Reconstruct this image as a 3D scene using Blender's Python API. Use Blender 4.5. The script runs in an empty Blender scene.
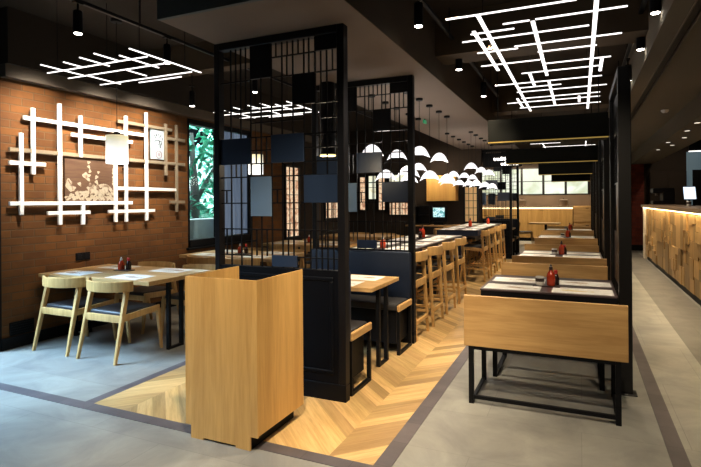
import bpy, bmesh, math, random
from mathutils import Vector, Matrix, Euler
random.seed(7)
PI = math.pi
scene = bpy.context.scene
COL = scene.collection

# ------------------------------------------------------------------ materials
def new_mat(name):
    m = bpy.data.materials.new(name); m.use_nodes = True
    nt = m.node_tree
    return m, nt, nt.nodes['Principled BSDF']

def N(nt, kind, **kw):
    n = nt.nodes.new(kind)
    for k, v in kw.items():
        if k in n.inputs.keys(): n.inputs[k].default_value = v
        else: setattr(n, k, v)
    return n

def rgb(c): return (c[0], c[1], c[2], 1)

def plain(name, c, rough=.5, metal=0., var=.12, scale=8., spec=.5, bump=0.):
    m, nt, b = new_mat(name)
    tc = N(nt, 'ShaderNodeTexCoord')
    no = N(nt, 'ShaderNodeTexNoise', Scale=scale, Detail=4.)
    nt.links.new(tc.outputs['Object'], no.inputs['Vector'])
    mx = N(nt, 'ShaderNodeMix', data_type='RGBA')
    mx.inputs[6].default_value = rgb([q*(1-var) for q in c]); mx.inputs[7].default_value = rgb([min(1, q*(1+var)) for q in c])
    nt.links.new(no.outputs['Fac'], mx.inputs[0]); nt.links.new(mx.outputs[2], b.inputs['Base Color'])
    b.inputs['Roughness'].default_value = rough; b.inputs['Metallic'].default_value = metal
    b.inputs['Specular IOR Level'].default_value = spec
    if bump:
        bp = N(nt, 'ShaderNodeBump', Strength=bump, Distance=.01)
        nt.links.new(no.outputs['Fac'], bp.inputs['Height']); nt.links.new(bp.outputs['Normal'], b.inputs['Normal'])
    return m

def emit(name, c, s, base=None):
    m, nt, b = new_mat(name)
    b.inputs['Base Color'].default_value = rgb(base or c)
    b.inputs['Emission Color'].default_value = rgb(c); b.inputs['Emission Strength'].default_value = s
    b.inputs['Roughness'].default_value = .4
    return m

def wood(name, c1, c2, axis='Z', sc=1., rough=.45, attr=False, coords='Object', contrast=(.35, .68)):
    """straight grained wood: noise squeezed across the grain, cathedral rings from a distorted wave"""
    m, nt, b = new_mat(name)
    tc = N(nt, 'ShaderNodeTexCoord')
    mp = N(nt, 'ShaderNodeMapping')
    s = {'X': (.6, 9, 9), 'Y': (9, .6, 9), 'Z': (9, 9, .6), 'U': (1, 14, 1)}[axis]
    mp.inputs['Scale'].default_value = [q*sc for q in s]
    nt.links.new(tc.outputs['UV' if axis == 'U' else coords], mp.inputs['Vector'])
    n1 = N(nt, 'ShaderNodeTexNoise', Scale=1.3, Detail=6., Roughness=.6, Distortion=.8)
    n2 = N(nt, 'ShaderNodeTexNoise', Scale=9., Detail=3.)
    nt.links.new(mp.outputs['Vector'], n1.inputs['Vector']); nt.links.new(mp.outputs['Vector'], n2.inputs['Vector'])
    ad = N(nt, 'ShaderNodeMath', operation='MULTIPLY_ADD'); ad.inputs[1].default_value = .35
    nt.links.new(n2.outputs['Fac'], ad.inputs[0]); nt.links.new(n1.outputs['Fac'], ad.inputs[2])
    sub = N(nt, 'ShaderNodeMath', operation='SUBTRACT'); sub.inputs[1].default_value = .17
    nt.links.new(ad.outputs[0], sub.inputs[0])
    rp = N(nt, 'ShaderNodeValToRGB')
    rp.color_ramp.elements[0].position = contrast[0]; rp.color_ramp.elements[0].color = rgb(c2)
    rp.color_ramp.elements[1].position = contrast[1]; rp.color_ramp.elements[1].color = rgb(c1)
    nt.links.new(sub.outputs[0], rp.inputs['Fac'])
    out = rp.outputs['Color']
    if attr:
        at = N(nt, 'ShaderNodeVertexColor', layer_name='tint')
        mx = N(nt, 'ShaderNodeMix', data_type='RGBA', blend_type='MULTIPLY'); mx.inputs[0].default_value = 1
        nt.links.new(out, mx.inputs[6]); nt.links.new(at.outputs['Color'], mx.inputs[7]); out = mx.outputs[2]
    nt.links.new(out, b.inputs['Base Color'])
    b.inputs['Roughness'].default_value = rough
    return m

def brick(name, c1, c2, mortar, plane='YZ', row=.082, w=.25):
    m, nt, b = new_mat(name)
    ge = N(nt, 'ShaderNodeNewGeometry'); sp = N(nt, 'ShaderNodeSeparateXYZ'); cb = N(nt, 'ShaderNodeCombineXYZ')
    nt.links.new(ge.outputs['Position'], sp.inputs[0])
    nt.links.new(sp.outputs['Y' if plane == 'YZ' else 'X'], cb.inputs['X']); nt.links.new(sp.outputs['Z'], cb.inputs['Y'])
    br = N(nt, 'ShaderNodeTexBrick')
    br.inputs['Scale'].default_value = 1; br.inputs['Brick Width'].default_value = w; br.inputs['Row Height'].default_value = row
    br.inputs['Mortar Size'].default_value = .007; br.inputs['Mortar Smooth'].default_value = .3; br.inputs['Bias'].default_value = -.1
    br.inputs['Color1'].default_value = rgb(c1); br.inputs['Color2'].default_value = rgb(c2); br.inputs['Mortar'].default_value = rgb(mortar)
    nt.links.new(cb.outputs[0], br.inputs['Vector'])
    no = N(nt, 'ShaderNodeTexNoise', Scale=5., Detail=6.); nt.links.new(cb.outputs[0], no.inputs['Vector'])
    mx = N(nt, 'ShaderNodeMix', data_type='RGBA', blend_type='MULTIPLY'); mx.inputs[0].default_value = .55
    rp = N(nt, 'ShaderNodeValToRGB'); rp.color_ramp.elements[0].position = .3; rp.color_ramp.elements[1].position = .7
    rp.color_ramp.elements[0].color = (.45, .45, .45, 1); rp.color_ramp.elements[1].color = (1, 1, 1, 1)
    nt.links.new(no.outputs['Fac'], rp.inputs['Fac'])
    nt.links.new(br.outputs['Color'], mx.inputs[6]); nt.links.new(rp.outputs['Color'], mx.inputs[7])
    nt.links.new(mx.outputs[2], b.inputs['Base Color']); b.inputs['Roughness'].default_value = .85
    bp = N(nt, 'ShaderNodeBump', Strength=.6, Distance=.012, invert=True)
    nt.links.new(br.outputs['Fac'], bp.inputs['Height']); nt.links.new(bp.outputs['Normal'], b.inputs['Normal'])
    return m

def tiles(name, c1, c2, joint, tx, ty, rough=.45, off=.5):
    m, nt, b = new_mat(name)
    ge = N(nt, 'ShaderNodeNewGeometry')
    br = N(nt, 'ShaderNodeTexBrick'); br.offset = off
    br.inputs['Scale'].default_value = 1; br.inputs['Brick Width'].default_value = tx; br.inputs['Row Height'].default_value = ty
    br.inputs['Mortar Size'].default_value = .002; br.inputs['Bias'].default_value = 0
    br.inputs['Color1'].default_value = rgb(c1); br.inputs['Color2'].default_value = rgb(c2); br.inputs['Mortar'].default_value = rgb(joint)
    nt.links.new(ge.outputs['Position'], br.inputs['Vector'])
    no = N(nt, 'ShaderNodeTexNoise', Scale=2.2, Detail=8., Roughness=.62, Distortion=.6); nt.links.new(ge.outputs['Position'], no.inputs['Vector'])
    rp = N(nt, 'ShaderNodeValToRGB'); rp.color_ramp.elements[0].position = .3; rp.color_ramp.elements[1].position = .72
    rp.color_ramp.elements[0].color = (.62, .62, .64, 1); rp.color_ramp.elements[1].color = (1.12, 1.12, 1.1, 1)
    nt.links.new(no.outputs['Fac'], rp.inputs['Fac'])
    mx = N(nt, 'ShaderNodeMix', data_type='RGBA', blend_type='MULTIPLY'); mx.inputs[0].default_value = 1
    nt.links.new(br.outputs['Color'], mx.inputs[6]); nt.links.new(rp.outputs['Color'], mx.inputs[7])
    nt.links.new(mx.outputs[2], b.inputs['Base Color']); b.inputs['Roughness'].default_value = rough
    return m

def blotch(name, stops, scale, rough=.6, strength=0., detail=5., dist=1.5, coords='Object', stretch=(1, 1, 1)):
    """coloured noise patches; stops = [(pos, colour), ...]; strength > 0 makes a lit panel"""
    m, nt, b = new_mat(name)
    tc = N(nt, 'ShaderNodeTexCoord'); mp = N(nt, 'ShaderNodeMapping'); mp.inputs['Scale'].default_value = stretch
    nt.links.new(tc.outputs[coords], mp.inputs['Vector'])
    no = N(nt, 'ShaderNodeTexNoise', Scale=scale, Detail=detail, Distortion=dist); nt.links.new(mp.outputs['Vector'], no.inputs['Vector'])
    rp = N(nt, 'ShaderNodeValToRGB'); el = rp.color_ramp.elements
    while len(el) < len(stops): el.new(.5)
    for e, (p, c) in zip(el, stops): e.position = p; e.color = rgb(c)
    nt.links.new(no.outputs['Fac'], rp.inputs['Fac'])
    b.inputs['Roughness'].default_value = rough
    if not strength: nt.links.new(rp.outputs['Color'], b.inputs['Base Color'])
    else:
        b.inputs['Base Color'].default_value = (.03, .03, .03, 1)
        nt.links.new(rp.outputs['Color'], b.inputs['Emission Color']); b.inputs['Emission Strength'].default_value = strength
    return m

OAK1, OAK2 = (.58, .37, .155), (.42, .25, .095)
M = {}
M['oak_v'] = wood('oak veneer upright grain', (.66, .41, .145), (.52, .305, .098), 'Z', 1.0)
M['oak_x'] = wood('oak veneer cross grain', OAK1, OAK2, 'X', 1.0)
M['oak_y'] = wood('oak grain along', OAK1, OAK2, 'Y', 1.0)
M['oak_chair'] = wood('pale oak frame', (.68, .44, .18), (.52, .31, .115), 'Z', 1.2)
M['oak_counter'] = wood('oak relief blocks', (.62, .40, .17), (.46, .27, .10), 'Z', 1.4, attr=True)
M['plank'] = wood('oak floor planks', (.68, .475, .225), (.49, .325, .14), 'U', 1.6, rough=.38, attr=True)
M['table'] = wood('table oak', (.60, .40, .18), (.45, .27, .11), 'X', 1.3, rough=.35)
M['counter_top'] = wood('weathered counter top', (.27, .19, .12), (.17, .115, .075), 'Y', 1.2)
M['brick'] = brick('brown brick', (.185, .068, .0095), (.115, .042, .0063), (.125, .064, .022))
M['brick_red'] = brick('dark red brick', (.30, .055, .03), (.2, .038, .024), (.18, .05, .035), 'XZ')
M['tile'] = tiles('grey stone tile', (.33, .325, .29), (.29, .285, .26), (.24, .235, .215), 1.2, .6)
M['tile_strip'] = tiles('purple grey border tile', (.15, .13, .135), (.12, .105, .11), (.08, .07, .07), .3, .3, off=0)
M['tile_dark'] = tiles('dark grey border tile', (.19, .175, .155), (.165, .155, .14), (.12, .11, .10), .6, .6)
M['tile_light'] = tiles('pale stone tile', (.40, .385, .33), (.36, .35, .305), (.27, .26, .235), .6, 1.2)
M['ceil'] = plain('dark brown ceiling', (.028, .018, .010), .9, var=.2, scale=2)
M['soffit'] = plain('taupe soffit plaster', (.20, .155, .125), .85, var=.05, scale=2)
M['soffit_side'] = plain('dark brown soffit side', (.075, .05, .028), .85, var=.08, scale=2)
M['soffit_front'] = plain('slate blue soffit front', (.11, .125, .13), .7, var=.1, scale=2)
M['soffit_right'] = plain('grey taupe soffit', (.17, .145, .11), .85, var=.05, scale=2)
M['wall_dark'] = plain('dark brown wall', (.045, .03, .02), .85, var=.2, scale=2)
M['wall_band'] = plain('grey brown plaster band', (.12, .095, .07), .85)
M['black'] = plain('matte black metal', (.005, .005, .006), .5, var=.2, scale=20, spec=.2)
M['black_soft'] = plain('satin dark metal', (.007, .007, .009), .4, var=.15, scale=20, spec=.25)
M['frame_dark'] = plain('black brown steel', (.006, .005, .0045), .38, var=.2, scale=20)
M['navy'] = plain('navy lacquer', (.0022, .003, .0056), .45, var=.1, scale=3, spec=.2)
M['navy_panel'] = plain('blue grey infill panel', (.020, .037, .078), .38, var=.1, scale=3)
M['navy_reflect'] = plain('blue infill panel with painted reflection', (.165, .255, .385), .35, var=.1, scale=3)  # navy panel lightened to paint in a bright reflection
M['navy_table'] = plain('navy table laminate', (.024, .035, .075), .45, var=.1, scale=3)
M['navy_leather'] = plain('navy upholstery', (.004, .0125, .034), .5, var=.12, scale=6)
M['seat'] = plain('charcoal leather', (.034, .033, .035), .42, var=.15, scale=10, bump=.15)
M['paper'] = plain('white paper placemat', (.84, .83, .79), .6, var=.03)
M['paper_print'] = blotch('brown brush print', [(.3, (.30, .22, .17)), (.7, (.62, .5, .38))], 25., .6)
M['paper_yellow'] = blotch('ochre brush print', [(.3, (.72, .58, .24)), (.7, (.82, .76, .52))], 20., .6)
M['art_white'] = plain('white painted slat', (.86, .85, .82), .5, var=.03)
M['art_tan'] = plain('tan painted slat', (.24, .19, .125), .5, var=.08)
M['art_brown'] = blotch('sepia ground', [(.3, (.075, .036, .018)), (.6, (.11, .058, .030)), (.8, (.15, .09, .05))], 3.5, .6, stretch=(1, .5, 5))
M['art_cream'] = blotch('cream brushwork', [(.3, (.33, .27, .18)), (.5, (.40, .34, .25)), (.66, (.16, .10, .06))], 12., .6)
M['art_paper'] = plain('pale blue white print', (.38, .44, .46), .5, var=.05, scale=6)
M['ink'] = plain('black ink', (.05, .045, .05), .6)
M['ink_red'] = plain('plum red ink', (.25, .08, .09), .6)
M['sauce_red'] = plain('chilli sauce', (.42, .045, .015), .22, var=.1)
M['sauce_dark'] = plain('soy sauce glass', (.025, .012, .01), .15)
M['cap_green'] = plain('green cap', (.05, .12, .06), .4)
M['cap_white'] = plain('pale cap', (.55, .53, .5), .35)
M['cap_red'] = plain('red cap', (.5, .03, .03), .4)
M['caddy'] = plain('dark lacquer caddy', (.04, .022, .02), .3)
M['ceramic'] = plain('white ceramic', (.7, .69, .66), .25, var=.03)
M['led'] = emit('white led bar', (1, .96, .94), 1.35)
M['led_warm'] = emit('warm led strip', (1, .80, .48), 2.2)
M['gold_edge'] = emit('emissive gold edge', (1, .68, .18), .22, (.3, .2, .05))  # faintly emissive gold strip on the boxes' lower edges
M['spot_face'] = emit('spotlight lens', (1, .93, .82), 14.)
M['shade'] = emit('lit rice paper shade', (.98, .97, 1), .8, (.6, .6, .6))
def pend_mat():
    m, nt, b = new_mat('lit paper lantern')
    tc = N(nt, 'ShaderNodeTexCoord'); sp = N(nt, 'ShaderNodeSeparateXYZ'); nt.links.new(tc.outputs['Object'], sp.inputs[0])
    mr = N(nt, 'ShaderNodeMapRange'); mr.inputs[1].default_value = -.30; mr.inputs[2].default_value = 0.
    nt.links.new(sp.outputs['Z'], mr.inputs[0])
    rp = N(nt, 'ShaderNodeValToRGB'); rp.color_ramp.elements[0].color = (1, 1, .98, 1); rp.color_ramp.elements[1].color = (.50, .46, .30, 1)
    rp.color_ramp.elements[0].position = .3; rp.color_ramp.elements[1].position = .95
    nt.links.new(mr.outputs[0], rp.inputs['Fac']); nt.links.new(rp.outputs['Color'], b.inputs['Emission Color'])
    nt.links.new(rp.outputs['Color'], b.inputs['Base Color']); b.inputs['Emission Strength'].default_value = .95
    return m
M['lantern'] = pend_mat()
M['gold_ring'] = emit('brass rim lit from inside', (1, .8, .35), 1.1, (.7, .5, .2))
M['lit_pink'] = blotch('lit patterned amber glass', [(.3, (.32, .13, .07)), (.45, (.72, .42, .25)), (.58, (.95, .76, .52)), (.75, (.45, .22, .12))], 9., .5, .85)
M['lit_green'] = blotch('lit cream glass', [(.25, (.62, .56, .26)), (.5, (.95, .92, .7)), (.75, (.75, .85, .7))], 3., .5, .9)
M['lit_kitchen'] = blotch('lit frosted kitchen glazing', [(.3, (.52, .55, .30)), (.5, (.66, .74, .58)), (.72, (.95, .98, .86))], 1.2, .5, .9)
M['screen_blue'] = emit('tablet screen', (.72, .85, 1), 1.1)
M['screen_pic'] = blotch('picture on screen', [(.35, (.05, .2, .15)), (.48, (.15, .45, .5)), (.55, (.75, .9, .95)), (.7, (.2, .5, .3))], 14., .4, 1.1)
M['steel'] = plain('stainless backsplash', (.17, .125, .09), .4, metal=.3, var=.3, scale=1.5)
M['glass_dark'] = plain('smoked glass', (.02, .022, .025), .1)
M['blue_room'] = emit('blue grey wall with back room glow', (.18, .26, .30), .28, (.16, .22, .26))  # wall glows by itself in place of back room light
M['leaf'] = blotch('green foliage', [(.3, (.02, .22, .14)), (.5, (.10, .48, .33)), (.7, (.45, .80, .65))], 8., .5)
M['bark'] = plain('grey bark', (.16, .14, .14), .9, var=.3)
M['outside'] = plain('pale render outside', (.62, .68, .70), .8)
M['blind'] = blotch('blue grey blind with added glow', [(.3, (.13, .18, .26)), (.6, (.22, .29, .40)), (.8, (.3, .38, .48))], 2., .7, .45, stretch=(1, 4, .3))  # own glow stands in for daylight through the blind
M['green_led'] = emit('green exit light', (.05, .5, .22), .35, (.02, .1, .05))
def glass_mat():
    m, nt, b = new_mat('clear window glass')
    out = nt.nodes['Material Output']; nt.nodes.remove(b)
    tr = N(nt, 'ShaderNodeBsdfTransparent'); tr.inputs[0].default_value = (.90, .97, .97, 1)
    gl = N(nt, 'ShaderNodeBsdfGlossy'); gl.inputs['Roughness'].default_value = .03
    lw = N(nt, 'ShaderNodeLayerWeight', Blend=.12); mr = N(nt, 'ShaderNodeMath', operation='MULTIPLY'); mr.inputs[1].default_value = .5
    nt.links.new(lw.outputs['Fresnel'], mr.inputs[0])
    mx = N(nt, 'ShaderNodeMixShader'); nt.links.new(mr.outputs[0], mx.inputs[0])
    nt.links.new(tr.outputs[0], mx.inputs[1]); nt.links.new(gl.outputs[0], mx.inputs[2]); nt.links.new(mx.outputs[0], out.inputs['Surface'])
    return m
M['glass'] = glass_mat()

# ------------------------------------------------------------------ mesh helpers
class MB:
    def __init__(s): s.bm = bmesh.new()
    def box(s, x0, x1, y0, y1, z0, z1, bev=0., rot=None, seg=1):
        r = bmesh.ops.create_cube(s.bm, size=1.)
        vs = r['verts']
        c = Vector(((x0+x1)/2, (y0+y1)/2, (z0+z1)/2)); d = (abs(x1-x0), abs(y1-y0), abs(z1-z0))
        mt = Matrix.Translation(c) @ (rot.to_matrix().to_4x4() if rot else Matrix()) @ Matrix.Diagonal((*d, 1))
        bmesh.ops.transform(s.bm, matrix=mt, verts=vs)
        if bev:
            es = list({e for v in vs for e in v.link_edges})
            bmesh.ops.bevel(s.bm, geom=es, offset=min(bev, min(d)*.45), segments=seg, affect='EDGES', profile=.5)
        return s
    def bar(s, p, q, w, h=None, bev=0., up=(0, 0, 1), seg=1):
        """a rectangular bar from p to q; w across, h the other way"""
        p, q = Vector(p), Vector(q); d = q-p; L = d.length; h = h or w
        z = d.normalized(); u = Vector(up)
        if abs(z.dot(u)) > .99: u = Vector((0, 1, 0))
        x = u.cross(z).normalized(); y = z.cross(x)
        r = bmesh.ops.create_cube(s.bm, size=1.); vs = r['verts']
        R = Matrix((x, y, z)).transposed().to_4x4()
        bmesh.ops.transform(s.bm, matrix=Matrix.Translation((p+q)/2) @ R @ Matrix.Diagonal((w, h, L, 1)), verts=vs)
        if bev:
            es = list({e for v in vs for e in v.link_edges})
            bmesh.ops.bevel(s.bm, geom=es, offset=min(bev, w*.45, h*.45), segments=seg, affect='EDGES', profile=.5)
        return s
    def taper(s, p, q, w0, w1, d0=None, d1=None):
        """four sided tapering leg from p to q (sizes along world X and Y)"""
        d0 = d0 or w0; d1 = d1 or w1
        vs = []
        for c, w, d in ((p, w0, d0), (q, w1, d1)):
            for a, b in ((-1, -1), (1, -1), (1, 1), (-1, 1)):
                vs.append(s.bm.verts.new((c[0]+a*w/2, c[1]+b*d/2, c[2])))
        fs = [s.bm.faces.new(vs[0:4][::-1]), s.bm.faces.new(vs[4:8])]
        for i in range(4):
            j = (i+1) % 4; fs.append(s.bm.faces.new((vs[i], vs[j], vs[4+j], vs[4+i])))
        es = [e for e in {e for v in vs for e in v.link_edges}]
        bmesh.ops.bevel(s.bm, geom=es, offset=min(w0, w1)*.22, segments=2, affect='EDGES', profile=.5)
        return s
    def tube(s, p, q, r, n=10, r2=None):
        p, q = Vector(p), Vector(q); d = q-p
        R = d.to_track_quat('Z', 'Y').to_matrix().to_4x4()
        bmesh.ops.create_cone(s.bm, cap_ends=True, segments=n, radius1=r, radius2=r if r2 is None else r2, depth=d.length,
                              matrix=Matrix.Translation((p+q)/2) @ R)
        return s
    def lathe(s, prof, n=20, c=(0, 0, 0)):
        rings = []
        for r, z in prof:
            rings.append([s.bm.verts.new((c[0]+max(r, 1e-4)*math.cos(2*PI*i/n), c[1]+max(r, 1e-4)*math.sin(2*PI*i/n), c[2]+z)) for i in range(n)])
        for a, b in zip(rings, rings[1:]):
            for i in range(n):
                j = (i+1) % n; s.bm.faces.new((a[i], a[j], b[j], b[i]))
        s.bm.faces.new(rings[0][::-1]); s.bm.faces.new(rings[-1])
        return s
    def sheet(s, pts, thick=0):
        vs = [s.bm.verts.new(p) for p in pts]; s.bm.faces.new(vs); return s
    def sweep(s, path, prof):
        """sweep a closed profile [(out, up)] along a flat path of (x, y, z, nx, ny)"""
        rings = [[s.bm.verts.new((x+o*nx, y+o*ny, z+u)) for o, u in prof] for x, y, z, nx, ny in path]
        k = len(prof)
        for a, b in zip(rings, rings[1:]):
            for i in range(k):
                j = (i+1) % k; s.bm.faces.new((a[i], a[j], b[j], b[i]))
        s.bm.faces.new(rings[0][::-1]); s.bm.faces.new(rings[-1]); return s
    def make(s, name, mat, parent=None, loc=(0, 0, 0), smooth=False):
        bmesh.ops.recalc_face_normals(s.bm, faces=s.bm.faces)
        me = bpy.data.meshes.new(name); s.bm.to_mesh(me); s.bm.free()
        me.materials.append(M[mat] if isinstance(mat, str) else mat)
        if smooth:
            for p in me.polygons: p.use_smooth = True
            try: me.set_sharp_from_angle(angle=math.radians(38))
            except Exception: pass
        o = bpy.data.objects.new(name, me); COL.objects.link(o); o.location = loc
        if parent: o.parent = parent
        return o

def B(*a, **k): return MB().box(*a, **k)
def tag(o, label=None, cat=None, group=None, kind=None):
    if label: o['label'] = label
    if cat: o['category'] = cat
    if group: o['group'] = group
    if kind: o['kind'] = kind
    return o
def thing(name, label, cat, loc=(0, 0, 0), rz=0, group=None):
    o = bpy.data.objects.new(name, None); COL.objects.link(o); o.empty_display_size = .1
    o.location = loc; o.rotation_euler = (0, 0, rz)
    return tag(o, label, cat, group)
def kids(o): return [c for c in COL.objects if c.parent == o]
def dup(root, loc=None, rz=None, label=None, group=None):
    def cp(o, par):
        c = o.copy(); COL.objects.link(c); c.parent = par
        for ch in kids(o): cp(ch, c)
        return c
    r = cp(root, None)
    if loc is not None: r.location = loc
    if rz is not None: r.rotation_euler = (0, 0, rz)
    if label: r['label'] = label
    if group: r['group'] = group
    return r
def struct(name, mb, mat): return tag(mb.make(name, mat), kind='structure')

# ------------------------------------------------------------------ setting
CEIL = 3.5
struct('floor', B(-5.6, 5.0, -1.5, 22.0, -.12, 0.), 'tile')
# border strips, flush inlays on the floor
st = MB()
st.box(-5.4, -.98, 2.585, 2.68, 0., .004)
st.box(-3.42, -3.33, 2.68, 13.5, 0., .004)
st.box(-1.08, -.98, 2.68, 19., 0., .004)
struct('trim_1', st, 'tile_strip')
struct('trim_2', B(.465, .56, 1.0, 19., 0., .004), 'tile_strip')
struct('trim_3', B(.98, 1.49, 1.0, 17.1, 0., .004), 'tile_dark')
struct('trim_4', B(.56, .98, 1.0, 17.1, 0., .003), 'tile_light')
# chevron oak floor between the strips
def clip(poly, x0, x1, y0, y1):
    for ax, lim, sg in ((0, x0, 1), (0, x1, -1), (1, y0, 1), (1, y1, -1)):
        out = []
        for i in range(len(poly)):
            a, b = poly[i], poly[(i+1) % len(poly)]
            ia, ib = sg*(a[ax]-lim) >= 0, sg*(b[ax]-lim) >= 0
            if ia: out.append(a)
            if ia != ib:
                t = (lim-a[ax])/(b[ax]-a[ax]); out.append(tuple(a[k]+t*(b[k]-a[k]) for k in range(4)))
        poly = out
        if len(poly) < 3: return []
    return poly
def chevron():
    bm = bmesh.new(); uvl = bm.loops.layers.uv.new('UVMap'); cl = bm.loops.layers.color.new('tint')
    x0, x1, y0, y1 = -3.33, -1.08, 2.68, 13.5
    W, P = .55, .135
    k = 0
    cx = -1.36 + W*2
    while cx - W*k > x0 - W:
        a, b = cx - W*(k+1), cx - W*k
        sgn = 1 if k % 2 else -1
        y = y0 - 1.5
        while y < y1 + 1.5:
            L = W*1.41; off = random.uniform(0, 50)
            ya, yb = (y, y + sgn*W)
            q = [(a, ya, off, 0), (b, yb, off+L, 0), (b, yb+P, off+L, .12), (a, ya+P, off, .12)]
            p = clip(q, x0, x1, y0, y1)
            if len(p) >= 3:
                try:
                    f = bm.faces.new([bm.verts.new((v[0], v[1], .004)) for v in p])
                    t = random.uniform(.78, 1.08)
                    for lp, v in zip(f.loops, p):
                        lp[uvl].uv = (v[2], v[3]); lp[cl] = (t, t*random.uniform(.97, 1), t*.97, 1)
                except ValueError: pass
            y += P
        k += 1
    bmesh.ops.recalc_face_normals(bm, faces=bm.faces)
    for f in bm.faces:
        if f.normal.z < 0: f.normal_flip()
    me = bpy.data.meshes.new('floor'); bm.to_mesh(me); bm.free(); me.materials.append(M['plank'])
    o = bpy.data.objects.new('floor', me); COL.objects.link(o); tag(o, kind='structure')
chevron()
struct('floor', B(-6.6, -5.6, 11.15, 13.4, -.12, 0.), 'tile')

struct('ceiling', B(-6.6, 5.0, -1.5, 22.0, CEIL, CEIL+.1), 'ceil')
# left brick wall with the window opening
WX = -5.4
wl = MB()
wl.box(WX-.25, WX, 3.27, 6.0, 0, CEIL); wl.box(WX-.25, WX, 6.0, 7.66, 0, .82); wl.box(WX-.25, WX, 6.0, 7.66, 2.79, CEIL)
wl.box(WX-.25, WX, 7.66, 8.72, 0, CEIL)
struct('wall_left', wl, 'brick')
struct('wall_left', B(WX-.25, WX, 8.72, 11.35, 0, CEIL), 'wall_dark')
struct('wall_left', B(-6.6, -6.4, 11.15, 13.2, 0, CEIL), 'wall_dark')
struct('wall_left', B(-6.4, WX-.25, 11.15, 11.35, 0, CEIL), 'wall_dark')
struct('wall_left', B(WX-.25, WX+.01, 3.2, 3.27, 0, CEIL), 'black')
struct('trim_5', B(WX, WX+.10, 3.27, 11.35, 2.80, 2.93), 'wall_band')
struct('trim_6', B(WX, WX+.14, 3.27, 11.35, 2.93, CEIL), 'ceil')
struct('baseboard_left', B(WX, WX+.02, 3.27, 11.35, 0, .12), 'black')
struct('wall_back', B(-6.6, -2.30, 13.2, 13.4, 0, CEIL), 'wall_dark')
struct('wall_back', B(-5.1, .75, 20.6, 20.8, 0, CEIL), 'wall_dark')
struct('wall_left', B(-5.1, -5.0, 13.4, 20.8, 0, CEIL), 'wall_dark')
struct('wall_back', B(.75, 1.05, 17.3, 20.8, 0, CEIL), 'wall_dark')
struct('wall_back', B(1.05, 1.72, 17.2, 17.5, 0, CEIL), 'brick_red')
struct('wall_back', B(1.72, 5.0, 17.35, 17.5, 0, CEIL), 'wall_dark')
struct('wall_right', B(3.3, 3.4, 2.0, 17.4, 0, CEIL), 'wall_dark')
struct('baseboard_back', B(1.04, 1.73, 17.17, 17.2, 0, .16), 'black')
# left soffit over the booths
SZ = 2.83
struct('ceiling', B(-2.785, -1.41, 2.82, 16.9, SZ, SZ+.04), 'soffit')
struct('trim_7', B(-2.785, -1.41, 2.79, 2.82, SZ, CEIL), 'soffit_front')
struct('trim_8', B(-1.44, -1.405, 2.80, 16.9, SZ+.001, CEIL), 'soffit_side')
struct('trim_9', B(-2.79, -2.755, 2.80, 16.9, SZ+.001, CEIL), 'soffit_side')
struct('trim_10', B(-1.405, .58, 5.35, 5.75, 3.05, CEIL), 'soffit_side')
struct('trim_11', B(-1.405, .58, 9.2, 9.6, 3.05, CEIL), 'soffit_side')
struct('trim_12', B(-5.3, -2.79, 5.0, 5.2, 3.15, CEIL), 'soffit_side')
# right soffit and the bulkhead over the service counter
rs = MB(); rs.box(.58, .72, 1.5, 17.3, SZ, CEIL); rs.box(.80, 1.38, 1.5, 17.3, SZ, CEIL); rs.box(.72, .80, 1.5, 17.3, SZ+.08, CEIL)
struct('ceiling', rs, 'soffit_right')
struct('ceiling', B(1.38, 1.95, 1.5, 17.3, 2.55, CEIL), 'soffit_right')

# window in the brick wall
wf = MB()
for a, b in ((6.0, 6.07), (6.78, 6.84), (7.59, 7.66)): wf.box(WX-.16, WX-.02, a, b, .82, 2.79, bev=.006)
for a, b in ((.82, .93), (2.71, 2.79)): wf.box(WX-.16, WX-.02, 6.0, 7.66, a, b, bev=.006)
win = struct('window_1', wf, 'black')
B(WX-.10, WX-.09, 6.07, 7.59, .93, 2.71).make('glass_pane', 'glass', win)
bl = MB()
for i in range(7): bl.box(WX-.085, WX-.06, 6.90+i*.1, 6.985+i*.1, .95, 2.70)
bl.make('blind', 'blind', win)
B(WX-.20, WX+.05, 5.96, 7.70, .79, .82, bev=.005).make('window_sill', 'black', win)

# lit patterned lattice windows, back of the left bay
def lit_window(name, o, u, w, h, z, mat, nx, nz):
    """a framed lit pane with bars; o = start point, u = direction along the wall (2-D), out = into the room"""
    n = Vector((-u[1], u[0], 0)); U = Vector((u[0], u[1], 0)); O = Vector((o[0], o[1], 0))
    def slab(mb, a0, a1, z0, z1, d0, d1):
        ps = [O+U*a0+n*d0, O+U*a1+n*d1]
        mb.box(min(ps[0].x, ps[1].x), max(ps[0].x, ps[1].x), min(ps[0].y, ps[1].y), max(ps[0].y, ps[1].y), z0, z1)
    f = MB()
    for a in [0, w] : slab(f, a-.02, a+.02, z-.02, z+h+.02, .0, .05)
    for b in [z, z+h]: slab(f, -.02, w+.02, b-.02, b+.02, .0, .05)
    for i in range(1, nx): slab(f, w*i/nx-.006, w*i/nx+.006, z, z+h, .012, .03)
    for j in range(1, nz): slab(f, 0, w, z+h*j/nz-(.012 if mat == 'lit_kitchen' else .006), z+h*j/nz+(.012 if mat == 'lit_kitchen' else .006), .012, .03)
    r = struct(name, f, 'frame_dark')
    g = MB(); slab(g, 0, w, z, z+h, .001, .012); g.make('glass_pane', mat, r)
    return r
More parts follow.
